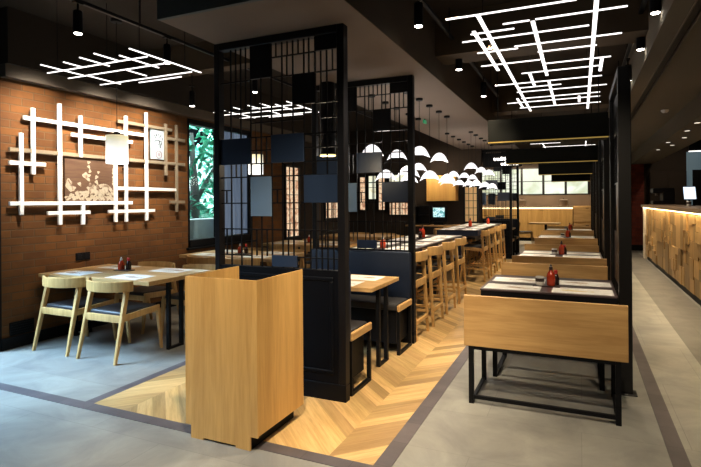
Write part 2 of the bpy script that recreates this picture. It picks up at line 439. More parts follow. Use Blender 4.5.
# on the left wall the room lies towards +X: u = -Y gives n = +X
lit_window('window_2', (WX, 9.30), (0, -1), .56, 1.45, .78, 'lit_pink', 3, 5)
lit_window('window_3', (WX, 11.2), (0, -1), .72, .66, 1.10, 'lit_pink', 4, 3)
lit_window('window_4', (-5.02, 13.2), (1, 0), .17, 1.05, 1.25, 'lit_pink', 2, 4) if False else None
def lit_back(name, x, w, z, h, mat, nx, nz):
    # back wall at Y 13.2, the room lies towards -Y: u = -X gives n = -Y
    return lit_window(name, (x+w, 13.2), (-1, 0), w, h, z, mat, nx, nz)
lit_back('window_4', -5.66, .22, 1.25, .95, 'lit_pink', 1, 3)
lit_back('window_5', -5.40, .26, 1.55, .68, 'lit_green', 2, 2)
lit_back('window_6', -5.10, .22, 1.25, .95, 'lit_pink', 1, 4)
lit_back('window_7', -4.78, .46, 1.98, .26, 'lit_green', 3, 1)
lit_back('window_8', -4.78, .56, 1.12, .36, 'lit_pink', 6, 2)
lit_back('window_9', -2.72, .34, .95, .92, emit('dim amber paper', (.6, .38, .17), .42), 3, 5)
# lit kitchen glazing at the far end
for i, x in enumerate((-4.36, -3.58, -2.80, -2.02, -1.24, -.46)):
    lit_window('window_%d' % (10+i), (x+.74, 20.6), (-1, 0), .74, 1.0, 1.72, 'lit_kitchen', 1, 2)

# ------------------------------------------------------------------ outside the window
random.seed(3)
def tree(loc, h, r, label, n, seed):
    random.seed(seed)
    t = thing('garden_tree', label, 'tree', loc, 0, None)
    tr = MB(); tr.tube((0, 0, 0), (.05, .02, h*.5), .14, 9, .10); tr.tube((.05, .02, h*.5), (-.1, .1, h*.9), .10, 8, .04)
    tr.tube((.04, .02, h*.45), (.5, .3, h*.75), .06, 7, .025); tr.make('trunk', 'bark', t, smooth=True)
    mb = MB()
    for i in range(n):
        a, b = random.uniform(0, 2*PI), random.uniform(-1, 1); q = random.uniform(.3, 1)**.5
        c = Vector((r*q*math.cos(a)*(1-b*b)**.5, r*q*math.sin(a)*(1-b*b)**.5, h*.58+h*.45*b*q))
        e = Euler((random.uniform(-1.2, 1.2), random.uniform(-1.2, 1.2), random.uniform(0, 6.3))).to_matrix(); s = random.uniform(.05, .10)
        mb.sheet([c+e@Vector(v) for v in ((0, -s*1.6, 0), (s*.7, 0, s*.2), (0, s*1.6, 0), (-s*.7, 0, s*.2))])
    mb.make('foliage', 'leaf', t)
    return t
tree((-7.35, 8.3, 0), 3.3, 1.0, 'leafy green tree close outside the left window, nearest the glass', 620, 1)
tree((-9.6, 12.4, 0), 3.6, 1.2, 'leafy green tree outside the window, behind the nearest tree', 700, 2)
pl = thing('planter', 'pale low planter wall outside the left window', 'planter', (-6.1, 8.6, 0))
B(-.2, .2, -2.2, 2.3, 0, 1.22, bev=.01).make('planter_box', 'outside', pl)
struct('wall_outside', B(-13.0, -12.8, 5., 22., -.1, 3.2), 'outside')
struct('floor', B(-13.0, -5.66, 3.3, 22., -.14, -.02), 'tile')

# ------------------------------------------------------------------ lattice partitions
def make_partition():
    t = thing('lattice_partition', 'nearest black lattice partition, behind the oak host stand', 'partition', (-2.1975, 3.43, 0))
    D = .075
    B(-.6025, .6025, 0, D, 0, .13, bev=.004).make('plinth', 'navy', t)
    lp = MB(); lp.box(-.5925, .5925, .008, D-.008, .13, .98)
    for a, b, c, d in ((-.50, .50, .20, .23), (-.50, .50, .90, .93), (-.50, -.47, .23, .90), (.47, .50, .23, .90)): lp.box(a, b, -.004, .02, c, d, bev=.006)
    lp.make('lower_panel', 'navy', t)
    B(-.6025, -.5525, 0, D, .13, 2.83, bev=.004).make('post', 'black_soft', t)
    B(.5425, .6025, 0, D, .13, 2.83, bev=.004).make('post', 'black_soft', t)
    B(-.5525, .5425, 0, D, 2.77, 2.83, bev=.003).make('top_rail', 'black_soft', t)
    X = lambda c: -.5525+.0996*c
    Z = lambda r: 1.067+.1068*r
    g = MB(); y0, y1 = .03, .042
    for c in range(1, 11): g.box(X(c)-.0045, X(c)+.0045, y0, y1, .98, 2.77)
    def hb(r, a, b): g.box(X(a), X(b), y0-.002, y1+.002, Z(r)-.0045, Z(r)+.0045)
    for r, a, b in ((2, 0, 11), (0, 0, 3), (0, 7, 11), (4, 0, 3), (4, 5, 8), (5, 0, 1), (5, 5, 6), (6, 0, 11), (7, 3, 5), (8, 3, 5), (9, 3, 11), (9, 8, 11),
                    (10.1, 3, 8), (10.1, 9.5, 11), (11.2, 9, 11), (13.4, 5, 11), (14.9, 5, 9), (13.4, 0, 3), (7, 8, 11), (8, 8, 11), (11.2, 0, 3)): hb(r, a, b)
    for c, a, b in ((5.45, 14.9, 16), (6.5, 14.9, 16), (7.5, 14.9, 16), (8.45, 13.4, 16), (6.45, 13.4, 14.9), (9.5, 11.2, 14.9), (10.5, 13.4, 14.9), (10.5, 9, 11.2), (.5, 4, 5), (.5, 0, 2),
                    (1.5, 12, 16), (2.5, 11.2, 16), (3.5, 0, 2), (4.5, 0, 2), (5.5, 4, 5), (8.5, -.8, 2), (9.5, -.8, 2), (10.5, -.8, 2), (3.5, 7, 9), (4.5, 7, 9), (1.5, 6, 7), (9.5, 2, 4), (6.5, 0, 2)):
        g.box(X(c)-.004, X(c)+.004, y0, y1, Z(a), Z(b))
    g.make('lattice', 'black', t)
    for i, (a, b, r0, r1, m) in enumerate(((3, 5, 13.45, 16, 'black_soft'), (9, 11, 14.9, 16, 'black_soft'), (7, 9, 11.2, 13.4, 'black_soft'), (0, 3, 7, 9, 'navy_panel'), (5, 8, 7, 9.1, 'navy_panel'),
                       (3, 5, 3, 6, 'navy_reflect'), (8, 11, 4, 6, 'navy_panel'), (5, 7.3, -.75, .1, 'navy_panel'))):
        o = B(X(a), X(b), y0-.008, y1+.008, Z(r0), Z(r1), bev=.002).make('infill_panel', m, t)
        if m == 'navy_reflect': o['label'] = 'blue infill panel with painted reflection'
    return t
part0 = make_partition()
dup(part0, (-2.1975, 5.14, 0), 0, 'black lattice partition behind the oak booth table with the navy backrest')
dup(part0, (-2.1975, 13.62, 0), 0, 'distant black lattice partition at the far end of the high tables')
dup(part0, (-2.1975, 15.25, 0), 0, 'farthest black lattice partition, its post just past the distant one')

# ------------------------------------------------------------------ host stand
hs = thing('host_stand', 'tall open-topped oak host stand at the front of the chevron floor', 'host stand', (-2.05, 2.85, 0))
x0, x1, y0, y1, H, T = -.270, .282, -.305, .250, 1.03, .012
fp = MB()   # front board on low feet either side of a slot
for q in ((x0, x1, y0, y0+T, .085, H), (-.228, .228, y0, y0+T, .014, .085), (-.228, -.13, y0, y0+T, 0, .014), (.12, .228, y0, y0+T, 0, .014)): fp.box(*q)
fp.make('front_panel', 'oak_v', hs)
B(x1-T, x1, y0+T, y1, .092, H).make('side_panel', 'oak_v', hs)
B(x0, x0+T, y0+T, y1, .085, H).make('side_panel', 'oak_v', hs)
B(-.226, .226, y0+T, y1-.04, 0, .11, bev=.002).make('plinth', 'black', hs)
B(x0+T, x1-T, y0+T, y1-.02, .11, .13).make('base_board', 'oak_x', hs)
B(x0+T, x1-T, y0+T, y1-.03, .72, .74).make('shelf', 'navy', hs)

# ------------------------------------------------------------------ booth seating
def make_booth_bench():
    """local +Y is the way the sitter faces; back at Y 0"""
    t = thing('booth_bench', 'x', 'bench')
    sc = MB(); sc.box(-.58, .57, .08, .44, .43, .50, bev=.02, seg=2); sc.make('seat_cushion', 'seat', t, smooth=True)
    B(-.58, .545, .06, .40, .10, .43).make('seat_box', 'black', t)
    B(.572, .60, .05, .46, .425, .49, bev=.008).make('end_rail', 'oak_y', t)
    bk = MB(); bk.box(-.59, .585, .0, .08, .43, .97, bev=.02, seg=2); bk.make('backrest', 'navy_leather', t, smooth=True)
    lf = MB()
    lf.box(.565, .595, .415, .445, 0, .425); lf.box(.565, .595, .07, .445, 0, .03); lf.box(.565, .595, .05, .08, 0, .425)
    lf.make('leg_frame', 'black', t)
    return t
bb = make_booth_bench(); bb['label'] = 'navy booth bench backed against the nearest lattice partition'; bb.location = (-2.1975, 3.51, 0)
dup(bb, (-2.1975, 5.135, 0), PI, 'navy booth bench facing us beyond the oak booth table')
bench2 = [o for o in COL.objects if o.get('label', '').startswith('navy booth bench facing')][0]
bench2.scale = (-1, 1, 1)
b3 = dup(bb, (-2.1975, 13.70, 0), 0, 'far navy booth bench behind the distant lattice partition')
b4 = dup(bench2, (-2.1975, 15.245, 0), PI, 'far navy booth bench against the farthest lattice partition')

def u_leg(parent, x, yc, half, H, w=.035, mat='black'):
    m = MB(); m.box(x-w/2, x+w/2, yc-half-w/2, yc-half+w/2, 0, H); m.box(x-w/2, x+w/2, yc+half-w/2, yc+half+w/2, 0, H)
    m.box(x-w/2, x+w/2, yc-half, yc+half, 0, .022); m.box(x-w/2, x+w/2, yc-half, yc+half, H-.012, H)
    m.make('leg', mat, parent)
def make_booth_table():
    t = thing('booth_table', 'oak booth table between the two navy benches, right behind the nearest partition', 'table', (-2.2, 4.41, 0))
    B(-.54, .555, -.33, .40, .712, .75, bev=.004).make('tabletop', 'table', t)
    u_leg(t, .525, 0, .10, .712); u_leg(t, -.48, 0, .10, .712)
    return t
bt = make_booth_table()
dup(bt, (-2.2, 14.47, 0), 0, 'oak booth table beyond the distant lattice partition')

# ------------------------------------------------------------------ small table things
def make_placemat(kind):
    t = thing('placemat', 'x', 'placemat')
    B(-.2, .2, -.14, .14, 0, .0022).make('sheet', 'paper', t)
    random.seed(kind)
    mb = MB(); ph = random.uniform(-.1, .1); pts = []
    cx, cy, L = (-.05 if kind % 2 else .05), -.02, .10
    n = 10                                       # a brushed fish-like stroke
    up = [(cx-L+2*L*i/n, cy+.040*math.sin(PI*(i/n)**.7)+.008*math.sin(7*i/n+ph)) for i in range(n+1)]
    dn = [(x, cy-.036*math.sin(PI*(i/n)**.7)+.008*math.sin(7*i/n+ph)) for i, (x, _) in enumerate(up)]
    mb.sheet([(x, y, .0026) for x, y in up] + [(x, y, .0026) for x, y in dn[::-1][1:-1]])
    mb.sheet([(cx+L-.01, cy, .0026), (cx+L+.03, cy-.025, .0026), (cx+L+.02, cy+.003, .0026), (cx+L+.035, cy+.028, .0026)])
    for i in range(3): mb.box(cx-.1+.05*i, cx-.075+.05*i, .07, .074, .0022, .0026)
    mb.make('print', 'paper_yellow' if kind == 3 else 'paper_print', t)
    return t
mats0 = [make_placemat(k) for k in range(4)]
for k, m_ in enumerate(mats0): m_['used'] = 0
def placemat(x, y, z, rz, label, group, k=0, sx=1, sy=1):
    if not mats0[k]['used']:
        o = mats0[k]; o['used'] = 1; o.location = (x, y, z); o.rotation_euler = (0, 0, rz); o['label'] = label; o['group'] = group
    else: o = dup(mats0[k], (x, y, z), rz, label, group)
    o.scale = (sx, sy, 1); return o
def make_bottle(cat_label, sauce, cap):
    t = thing('sauce_bottle', cat_label, 'sauce bottle')
    MB().lathe([(.037, 0), (.041, .01), (.041, .085), (.036, .108), (.02, .13), (.015, .145)], 16).make('bottle_body', sauce, t, smooth=True)
    MB().lathe([(.017, .143), (.018, .165), (.014, .172), (.008, .19), (.003, .196)], 14).make('cap', cap, t, smooth=True)
    return t
def make_soy():
    t = thing('soy_bottle', 'x', 'soy bottle')
    MB().lathe([(.026, 0), (.029, .008), (.029, .06), (.022, .085), (.013, .10)], 14).make('bottle_body', 'sauce_dark', t, smooth=True)
    MB().lathe([(.015, .098), (.017, .125), (.012, .132)], 12).make('cap', 'cap_red', t, smooth=True)
    return t
def make_caddy():
    t = thing('condiment_caddy', 'x', 'caddy')
    m = MB(); m.box(-.11, .11, -.05, .05, 0, .008)
    m.make('tray', 'caddy', t)
    return t
def make_cup():
    t = thing('chopstick_cup', 'x', 'cup')
    MB().lathe([(.026, 0), (.029, .01), (.030, .07), (.027, .07), (.025, .012)], 14).make('cup_body', 'ceramic', t, smooth=True)
    c = MB(); c.lathe([(.031, .03), (.031, .056)], 14); c.make('band', 'caddy', t, smooth=True)
    return t
P = dict(r=None, s=None, c=None, u=None)
SCALE = dict(r=(.86, .86, .95), u=(1.2, 1.2, 1.1))
def put(kind, x, y, z, label, rz=0):
    o = put_(kind, x, y, z, label, rz)
    if kind in SCALE: o.scale = SCALE[kind]
    return o
def put_(kind, x, y, z, label, rz=0):
    mk = dict(r=lambda: make_bottle('x', 'sauce_red', 'caddy'), w=lambda: make_bottle('x', 'sauce_red', 'cap_white'), s=make_soy, c=make_caddy, u=make_cup)
    if P.get(kind) is None: P[kind] = mk[kind](); o = P[kind]; o['label'] = label; o.location = (x, y, z); o.rotation_euler = (0, 0, rz)
    else: o = dup(P[kind], (x, y, z), rz, label)
    return o
# booth table
placemat(-2.02, 4.25, .75, 0, 'near paper placemat on the oak booth table', None, 0, .9)
placemat(-1.95, 4.62, .75, PI, 'far paper placemat on the oak booth table', None, 1, .9)
put('c', -2.36, 4.43, .75, 'dark condiment tray at the back of the oak booth table', .1)

# ------------------------------------------------------------------ dining chairs and left tables
def make_chair():
    """sitter faces local +Y"""
    t = thing('dining_chair', 'x', 'chair')
    for s in (-1, 1):
        MB().taper((s*.25, -.29, 0), (s*.235, -.135, .68), .026, .042, .03, .05).make('leg', 'oak_chair', t, smooth=True)
        MB().taper((s*.225, .31, 0), (s*.225, .265, .425), .026, .042, .026, .042).make('leg', 'oak_chair', t, smooth=True)
        MB().bar((s*.235, -.20, .405), (s*.225, .285, .43), .022, .062, bev=.006, seg=2).make('side_rail', 'oak_chair', t, smooth=True)
    B(-.235, .235, -.215, -.19, .365, .435, bev=.006, seg=2).make('rear_rail', 'oak_chair', t, smooth=True)
    B(-.215, .215, .255, .278, .37, .43, bev=.006, seg=2).make('front_rail', 'oak_chair', t, smooth=True)
    c = MB(); c.box(-.218, .218, -.185, .27, .40, .468, bev=.026, seg=3); c.make('seat_cushion', 'seat', t, smooth=True)
    path = []
    n = 20
    for i in range(n+1):
        a = -1+2*i/n
        x = .285*math.sin(a*1.25)/math.sin(1.25); y = -.275+.165*(1-math.cos(a*1.25))/(1-math.cos(1.25))
        tx, ty = math.cos(a*1.25), math.sin(a*1.25)
        path.append((x, y, .655, ty, -tx))
    MB().sweep(path, [(-.011, 0), (.011, .006), (.015, .05), (.011, .10), (-.006, .106), (-.015, .05)]).make('back_rail', 'oak_chair', t, smooth=True)
    return t
ch0 = make_chair(); ch_used = [0]
def chair(x, y, rz, label, group=None):
    if not ch_used[0]:
        ch_used[0] = 1; ch0.location = (x, y, 0); ch0.rotation_euler = (0, 0, rz); ch0['label'] = label
        if group: ch0['group'] = group
        return ch0
    return dup(ch0, (x, y, 0), rz, label, group)
chair(-4.855, 3.70, .0, 'pale oak dining chair nearest the brick wall, with its curved back towards us')
chair(-4.19, 3.69, .0, 'pale oak dining chair at the near right of the brick wall table, back towards us')
chair(-4.80, 4.46+.18, PI, 'pale oak dining chair behind the sauce bottles on the brick wall table')
chair(-4.05, 4.62, PI, 'pale oak chair across the brick wall table, just left of the host stand')
def make_left_table():
    t = thing('dining_table', 'long oak dining table against the brick wall under the white slat art', 'table', (-4.545, 4.08, 0))
    m = MB(); m.box(-.80, -.001, -.455, .455, .708, .75, bev=.004); m.box(.001, .80, -.455, .455, .708, .75, bev=.004)
    m.make('tabletop', 'table', t)
    u_leg(t, .69, 0, .09, .708); u_leg(t, -.69, 0, .09, .708)
    return t
lt = make_left_table()
lt_spots = [(6.15, 'by the window, second from us'), (8.25, 'beyond the window, third from us'), (10.45, 'deep in the left bay, farthest from us')]
for y, w in lt_spots:
    dup(lt, (-4.5, y, 0), 0, 'oak dining table ' + w)
    nm = {6.15: 'window', 8.25: 'third', 10.45: 'farthest'}[y]
    for dx, dy, rz, q in ((-.31, -.38, 0, 'near side by the wall'), (.33, -.38, 0, 'near side by the aisle'), (-.29, .55, PI, 'far side by the wall'), (.36, .54, PI, 'far side by the aisle')):
        chair(-4.5+dx, y+dy, rz, 'pale oak chair at the %s left bay table, %s' % (nm, q))
for i, (dx, dy, rz, q) in enumerate(((-.42, -.27, 0, 'near the wall'), (.36, -.27, 0, 'at the near right corner'), (-.40, .26, PI, 'on the far side near the wall'), (.40, .26, PI, 'on the far side near the host stand'))):
    placemat(-4.545+dx, 4.08+dy, .75, rz, 'paper placemat on the brick wall table, ' + q, None, (1, 0, 2, 1)[i], 1.05)
put('c', -4.655, 4.15, .75, 'dark condiment tray under the bottles on the brick wall table')
put('w', -4.70, 4.15, .758, 'red sauce bottle with pale cap on the brick wall table').scale = (.85, .85, .72)
put('s', -4.61, 4.17, .758, 'dark soy bottle with red cap on the brick wall table')
for y, w in lt_spots[:2]:
    nm = 'window table' if y < 7 else 'third left bay table'
    for dx, dy, rz, q in ((-.42, -.27, 0, 'near left'), (.42, -.27, 0, 'near right'), (-.42, .27, PI, 'far left'), (.42, .27, PI, 'far right')):
        placemat(-4.5+dx, y+dy, .75, rz, 'paper placemat on the %s, %s place' % (nm, q), None, random.choice((0, 1, 2)), 1.05)
    put('c', -4.5, y, .75, 'dark condiment tray in the middle of the ' + nm)
    put('w', -4.56, y, .758, 'red sauce bottle with pale cap on the ' + nm)
    put('s', -4.45, y, .758, 'dark soy bottle with red cap on the ' + nm)

# ------------------------------------------------------------------ high tables and stools
def make_high_table(L):
    t = thing('high_table', 'x', 'table')
    B(-.385, .385, -L/2, L/2, .85, .94, bev=.004).make('apron', 'navy_table', t)
    B(-.395, .395, -L/2-.008, L/2+.008, .94, .955, bev=.003).make('tabletop', plain('dark walnut top', (.05, .035, .03), .35), t)
    for s in (-1, 1): B(-.03, .03, s*(L/2-.22)-.04, s*(L/2-.22)+.04, 0, .85, bev=.004).make('leg', 'navy_table', t)
    B(-.03, .03, -L/2+.26, L/2-.26, .20, .26, bev=.004).make('stretcher', 'navy', t)
    return t
h1 = make_high_table(2.8); h1['label'] = 'nearer navy high table with placemats and oak stools'; h1.location = (-2.105, 6.70, 0)
h2 = make_high_table(3.1); h2['label'] = 'farther navy high table with placemats and oak stools'; h2.location = (-2.105, 11.05, 0)
def make_stool():
    """sitter faces local +Y"""
    t = thing('bar_stool', 'x', 'stool')
    for s in (-1, 1):
        MB().taper((s*.235, -.225, 0), (s*.215, -.175, .90), .030, .040, .030, .046).make('leg', 'oak_chair', t, smooth=True)
        MB().taper((s*.225, .225, 0), (s*.195, .175, .60), .028, .038).make('leg', 'oak_chair', t, smooth=True)
        MB().bar((s*.222, -.20, .59), (s*.195, .19, .615), .022, .06, bev=.005).make('side_rail', 'oak_chair', t)
        MB().bar((s*.232, -.235, .24), (s*.215, .21, .24), .020, .032, bev=.005).make('stretcher', 'oak_chair', t)
    B(-.225, .225, -.215, -.190, .56, .64, bev=.005).make('rear_rail', 'oak_chair', t)
    B(-.20, .20, .165, .187, .58, .63, bev=.005).make('front_rail', 'oak_chair', t)
    B(-.225, .225, -.232, -.206, .17, .215, bev=.005).make('footrest', 'oak_chair', t)
    B(-.215, .215, .205, .228, .24, .28, bev=.005).make('footrest', 'oak_chair', t)
    c = MB(); c.box(-.205, .205, -.185, .19, .60, .665, bev=.024, seg=2); c.make('seat_cushion', 'seat', t, smooth=True)
    path = []; n = 16
    for i in range(n+1):
        a = -1+2*i/n; path.append((.262*math.sin(a*1.2)/math.sin(1.2), -.262+.095*(1-math.cos(a*1.2))/(1-math.cos(1.2)), .845, math.sin(a*1.2), -math.cos(a*1.2)))
    MB().sweep(path, [(-.011, 0), (.011, .004), (.015, .055), (.011, .105), (-.008, .11), (-.015, .055)]).make('back_rail', 'oak_chair', t, smooth=True)
    # a centre splat that widens into the rail
    return t
s0 = make_stool(); s_used = [0]
def stool(x, y, rz, label):
    global s0
    if not s_used[0]:
        s_used[0] = 1; s0.location = (x, y, 0); s0.rotation_euler = (0, 0, rz); s0['label'] = label; s0['group'] = 'oak stools at the high tables'; return
    dup(s0, (x, y, 0), rz, label, 'oak stools at the high tables')
ordn = ['nearest', 'second', 'third', 'farthest']
for i, y in enumerate((5.47, 6.17, 6.87, 7.62)):
    stool(-1.83, y, PI/2, '%s oak bar stool on the aisle side of the nearer high table' % ordn[i])
for i, y in enumerate((9.78, 10.55, 11.35, 12.15)):
    stool(-1.83, y, PI/2, '%s oak bar stool on the aisle side of the farther high table' % ordn[i])
for i, y in enumerate((5.85, 6.6, 7.5)):
    stool(-2.38, y, -PI/2, '%s oak bar stool on the window side of the nearer high table' % ['nearest', 'middle', 'farthest'][i])
for i, y in enumerate((9.95, 10.75, 11.6)):
    stool(-2.38, y, -PI/2, '%s oak bar stool on the window side of the farther high table' % ['nearest', 'middle', 'farthest'][i])
for nm, ys in (('nearer', (5.6, 6.3, 7.0, 7.65)), ('farther', (9.75, 10.5, 11.25, 12.0))):
    for i, y in enumerate(ys):
        for x, rz, sd in ((-1.90, PI/2, 'aisle'), (-2.31, -PI/2, 'window')):
            placemat(x, y, .955, rz, '%s paper placemat on the %s side of the %s high table' % (ordn[i], sd, nm), None, (i+(sd == 'aisle')) % 3, 1.25)
put('c', -2.14, 7.30, .955, 'dark condiment tray on the nearer high table', PI/2)
put('r', -2.14, 7.36, .963, 'red sauce bottle with dark cap on the nearer high table')
put('s', -2.15, 7.26, .963, 'dark soy bottle with red cap on the nearer high table')
put('w', -2.12, 5.62, .955, 'red sauce bottle with pale cap at the near end of the nearer high table')
put('c', -2.10, 10.7, .955, 'dark condiment tray on the farther high table, nearer of two', PI/2)
put('r', -2.10, 10.75, .963, 'nearer red sauce bottle on the farther high table')
put('r', -1.95, 12.1, .955, 'farther red sauce bottle on the farther high table')

# ------------------------------------------------------------------ right banquettes
def make_bench():
    """sitter faces local +Y; back panel outer face at Y 0"""
    t = thing('banquette_bench', 'x', 'bench')
    B(-.55, .53, 0, .028, .425, .80, bev=.003).make('backrest', 'oak_x', t)
    c = MB(); c.box(-.52, .51, .03, .45, .44, .50, bev=.018, seg=2); c.make('seat_cushion', 'seat', t, smooth=True)
    lf = MB(); w = .034
    for x in (-.50, .47):
        for y in (.02, .56): lf.box(x-w/2, x+w/2, y-w/2+.0, y+w/2, 0, .425)
    for y in (.02, .56): lf.box(-.50, .47, y-.012, y+.012, .40, .425); 
    lf.box(-.50, .47, .02-.012, .02+.012, 0.035, .06)
    for x in (-.50, .47): lf.box(x-.012, x+.012, .02, .56, .40, .425); lf.box(x-.012, x+.012, .02, .56, 0, .024)
    lf.make('leg_frame', 'black', t)
    return t
be = make_bench()
bl_ = [(3.80, 0, 'oak backed banquette bench nearest us, its plain back panel towards us'),
       (6.00, PI, 'oak backed banquette bench facing us across the nearest right hand table'),
       (6.74, 0, 'oak banquette bench with its back to us, at the second right hand table'),
       (8.66, PI, 'oak banquette bench facing us across the second right hand table'),
       (10.2, 0, 'oak banquette bench with its back to us, at the third right hand table'),
       (12.35, PI, 'oak banquette bench facing us across the third right hand table'),
       (12.84, 0, 'oak banquette bench with its back to us, at the farthest right hand table'),
       (14.9, PI, 'oak banquette bench facing us across the farthest right hand table')]
for i, (y, rz, l) in enumerate(bl_):
    x = -.245 if rz == 0 else -.29
    if i == 0: be.location = (x, y, 0); be['label'] = l
    else: dup(be, (x, y, 0), rz, l)
def make_right_table():
    t = thing('banquette_table', 'nearest dark topped table, behind the plain oak bench back', 'table', (-.25, 4.87, 0))
    m = MB(); m.box(-.535, .512, -.45, .45, .735, .75, bev=.003); m.make('tabletop', plain('purple brown laminate', (.085, .06, .062), .3, var=.1), t)
    B(-.53, .507, -.445, .445, .665, .735, bev=.003).make('apron', 'black_soft', t)
    u_leg(t, -.42, -.10, .30, .665); u_leg(t, .40, -.10, .30, .665)
    return t
rt = make_right_table()
names = ['nearest', 'second', 'third', 'farthest']
for i, y in enumerate((4.87, 7.66, 11.25, 13.96)):
    if i: dup(rt, (-.25, y, 0), 0, '%s dark topped table in the right hand row' % names[i])
    for j, (dx, dy, rz, q) in enumerate(((-.285, -.28, 0, 'near left'), (.262, -.28, 0, 'near right'), (-.275, .14, PI, 'far left'), (.262, .14, PI, 'far right'))):
        placemat(-.25+dx, y+dy, .75, rz, '%s paper placemat on the %s table of the right hand row' % (q, names[i]), None, (0, 3, 1, 2)[j], 1.14, .95)
    b = y-.10
    put('c', -.272, b-.02, .75, 'dark condiment tray under the sauce bottle, %s table of the right hand row' % names[i])
    put('r', -.235, b-.02, .7585, 'red sauce bottle with dark cap on the %s table of the right hand row' % names[i])
    put('u', -.325, b-.03, .7585, 'white banded chopstick cup on the %s table of the right hand row' % names[i])
    put('s', -.20, b+.08, .75, 'dark soy bottle on the %s table of the right hand row' % names[i])

# tall open screens beside the right row
def make_screen(L):
    t = thing('tall_screen', 'x', 'screen')
    for y in (0, L): B(-.045, .045, y-.035, y+.035, 0, 2.53, bev=.004).make('post', 'frame_dark', t)
    for y in (0, L): B(-.075, .075, y-.06, y+.06, 0, .012, bev=.003).make('base_plate', 'frame_dark', t)
    B(-.045, .045, .035, L-.035, 2.47, 2.53, bev=.003).make('top_rail', 'frame_dark', t)
    B(-.05, .05, .035, L-.035, .10, .16, bev=.003).make('bottom_rail', 'frame_dark', t)
    g = MB(); n = max(4, int(L/.11))
    for i in range(1, n): g.box(-.008, .008, L*i/n-.006, L*i/n+.006, .16, 2.44)
    for z in (.75, 1.2, 1.65, 2.1): g.box(-.009, .009, .035, L-.035, z-.006, z+.006)
    g.make('lattice', 'frame_dark', t)
    for a, b, z0, z1 in ((.05, .45, 1.65, 2.1), (.5, .95, .75, 1.2), (.3, .7, 1.2, 1.65), (.55, .95, 2.1, 2.44)):
        B(-.012, .012, L*a, L*b, z0, z1).make('infill_panel', 'frame_dark', t)
    return t
sc1 = make_screen(1.15); sc1.location = (.315, 4.47, 0); sc1['label'] = 'tall black steel screen standing nearest us beside the first right hand table'
sc2 = make_screen(1.75); sc2.location = (.32, 7.2, 0); sc2['label'] = 'tall black steel screen beside the second right hand table'
sc3 = make_screen(1.9); sc3.location = (.32, 10.6, 0); sc3['label'] = 'tall black steel screen beside the third right hand table'
dup(sc3, (.32, 13.9, 0), 0, 'tall black steel screen farthest down the right hand row')

# hanging headers between the screens
def make_header(name, x0, x1, y, z0, z1, label, dep=.36):
    t = thing(name, label, 'ceiling box', ((x0+x1)/2, y, z0))
    w = (x1-x0)/2
    B(-w, w, 0, dep, .012, z1-z0, bev=.003).make('box_body', plain('charcoal board', (.009, .0095, .008), .7, spec=.15), t)
    B(-w, w, -.001, .012, 0, .012).make('lower_edge', 'gold_edge', kids(t)[0])
    for x in (-w+.08, w-.08): MB().tube((x, dep/2, z1-z0), (x, dep/2, CEIL-z0), .005, 6).make('hanging_rod', 'black', t)
    return t
make_header('hanging_header', -.905, .262, 5.64, 2.12, 2.37, 'nearest charcoal ceiling box with a gold lower edge')
make_header('hanging_header', -1.15, .262, 9.03, 2.12, 2.37, 'second charcoal ceiling box with gold edge, below the nearest')
make_header('hanging_header', -.90, .262, 12.9, 2.10, 2.37, 'third charcoal ceiling box, lower in front of the kitchen windows')
make_header('hanging_header', -.74, .262, 15.6, 2.02, 2.30, 'farthest dark ceiling box covering the tops of the kitchen windows')

# ------------------------------------------------------------------ LED grid fixtures
def led_grid(label, bars, z, loc, hang):
    t = thing('led_grid_light', label, 'light fixture', (loc[0], loc[1], z))
    for p, q, w in bars:
        MB().bar((p[0]-loc[0], p[1]-loc[1], 0), (q[0]-loc[0], q[1]-loc[1], 0), w, .010, bev=.003).make('light_bar', 'led', t)
    for x, y in hang: MB().tube((x-loc[0], y-loc[1], .007), (x-loc[0], y-loc[1], CEIL-z), .003, 6).make('hanging_cable', 'black', t)
    return t
Z1 = 2.7
# bars of the left grid: along X then along Y (metres)
def hx(y, a, b, w=.014): return ((a, y), (b, y), w)
def hy(x, a, b, w=.015): return ((x, a), (x, b), w)
LB = [hx(3.118, -4.449, -3.218), hx(3.335, -4.460, -3.192), hx(3.656, -4.416, -3.232), hx(3.754, -3.992, -3.444), hy(-4.228, 2.901, 3.319), hy(-3.979, 2.930, 3.109), hy(-3.736, 2.895, 3.191), hy(-3.533, 2.866, 3.101), hy(-3.397, 2.994, 3.421), hy(-3.177, 2.893, 3.716), hy(-4.202, 3.327, 3.721), hy(-3.715, 3.355, 3.588)]
g1 = led_grid('white led grid light over the brick wall table', LB, Z1, (-3.8, 3.3), [(-4.3, 3.11), (-3.3, 3.11), (-4.3, 3.64), (-3.3, 3.64)])
g3 = dup(g1, (-3.80, 5.62, 2.7), 0, 'white led grid light seen through the nearest lattice partition')
CB = [hy(-0.595, 3.330, 7.227, .028), hy(0.099, 3.396, 7.350, .028), hy(-0.679, 3.650, 4.843, .028), hy(-0.281, 3.614, 5.239, .028), hy(-0.426, 5.087, 5.657, .028), hy(-0.278, 5.503, 6.866, .028), hy(0.178, 4.803, 5.269, .028), hy(-0.665, 6.279, 6.902, .028), hy(-0.001, 6.433, 6.812, .028), hx(3.336, -0.802, -0.009), hx(3.586, -0.472, -0.297), hx(3.583, -0.263, 0.278), hx(3.710, -0.713, -0.409), hx(3.864, -0.805, 0.066), hx(4.143, -0.459, 0.284), hx(4.205, -0.755, -0.437), hx(4.381, -0.305, 0.128), hx(4.627, -0.798, -0.301), hx(4.779, -0.294, 0.245), hx(5.056, -0.497, 0.189), hx(5.473, -0.802, 0.202), hx(5.917, -0.632, 0.263), hx(5.699, -0.606, -0.167), hx(6.299, -0.622, 0.213), hx(6.543, -0.812, 0.219), hx(6.938, -0.707, 0.240)]
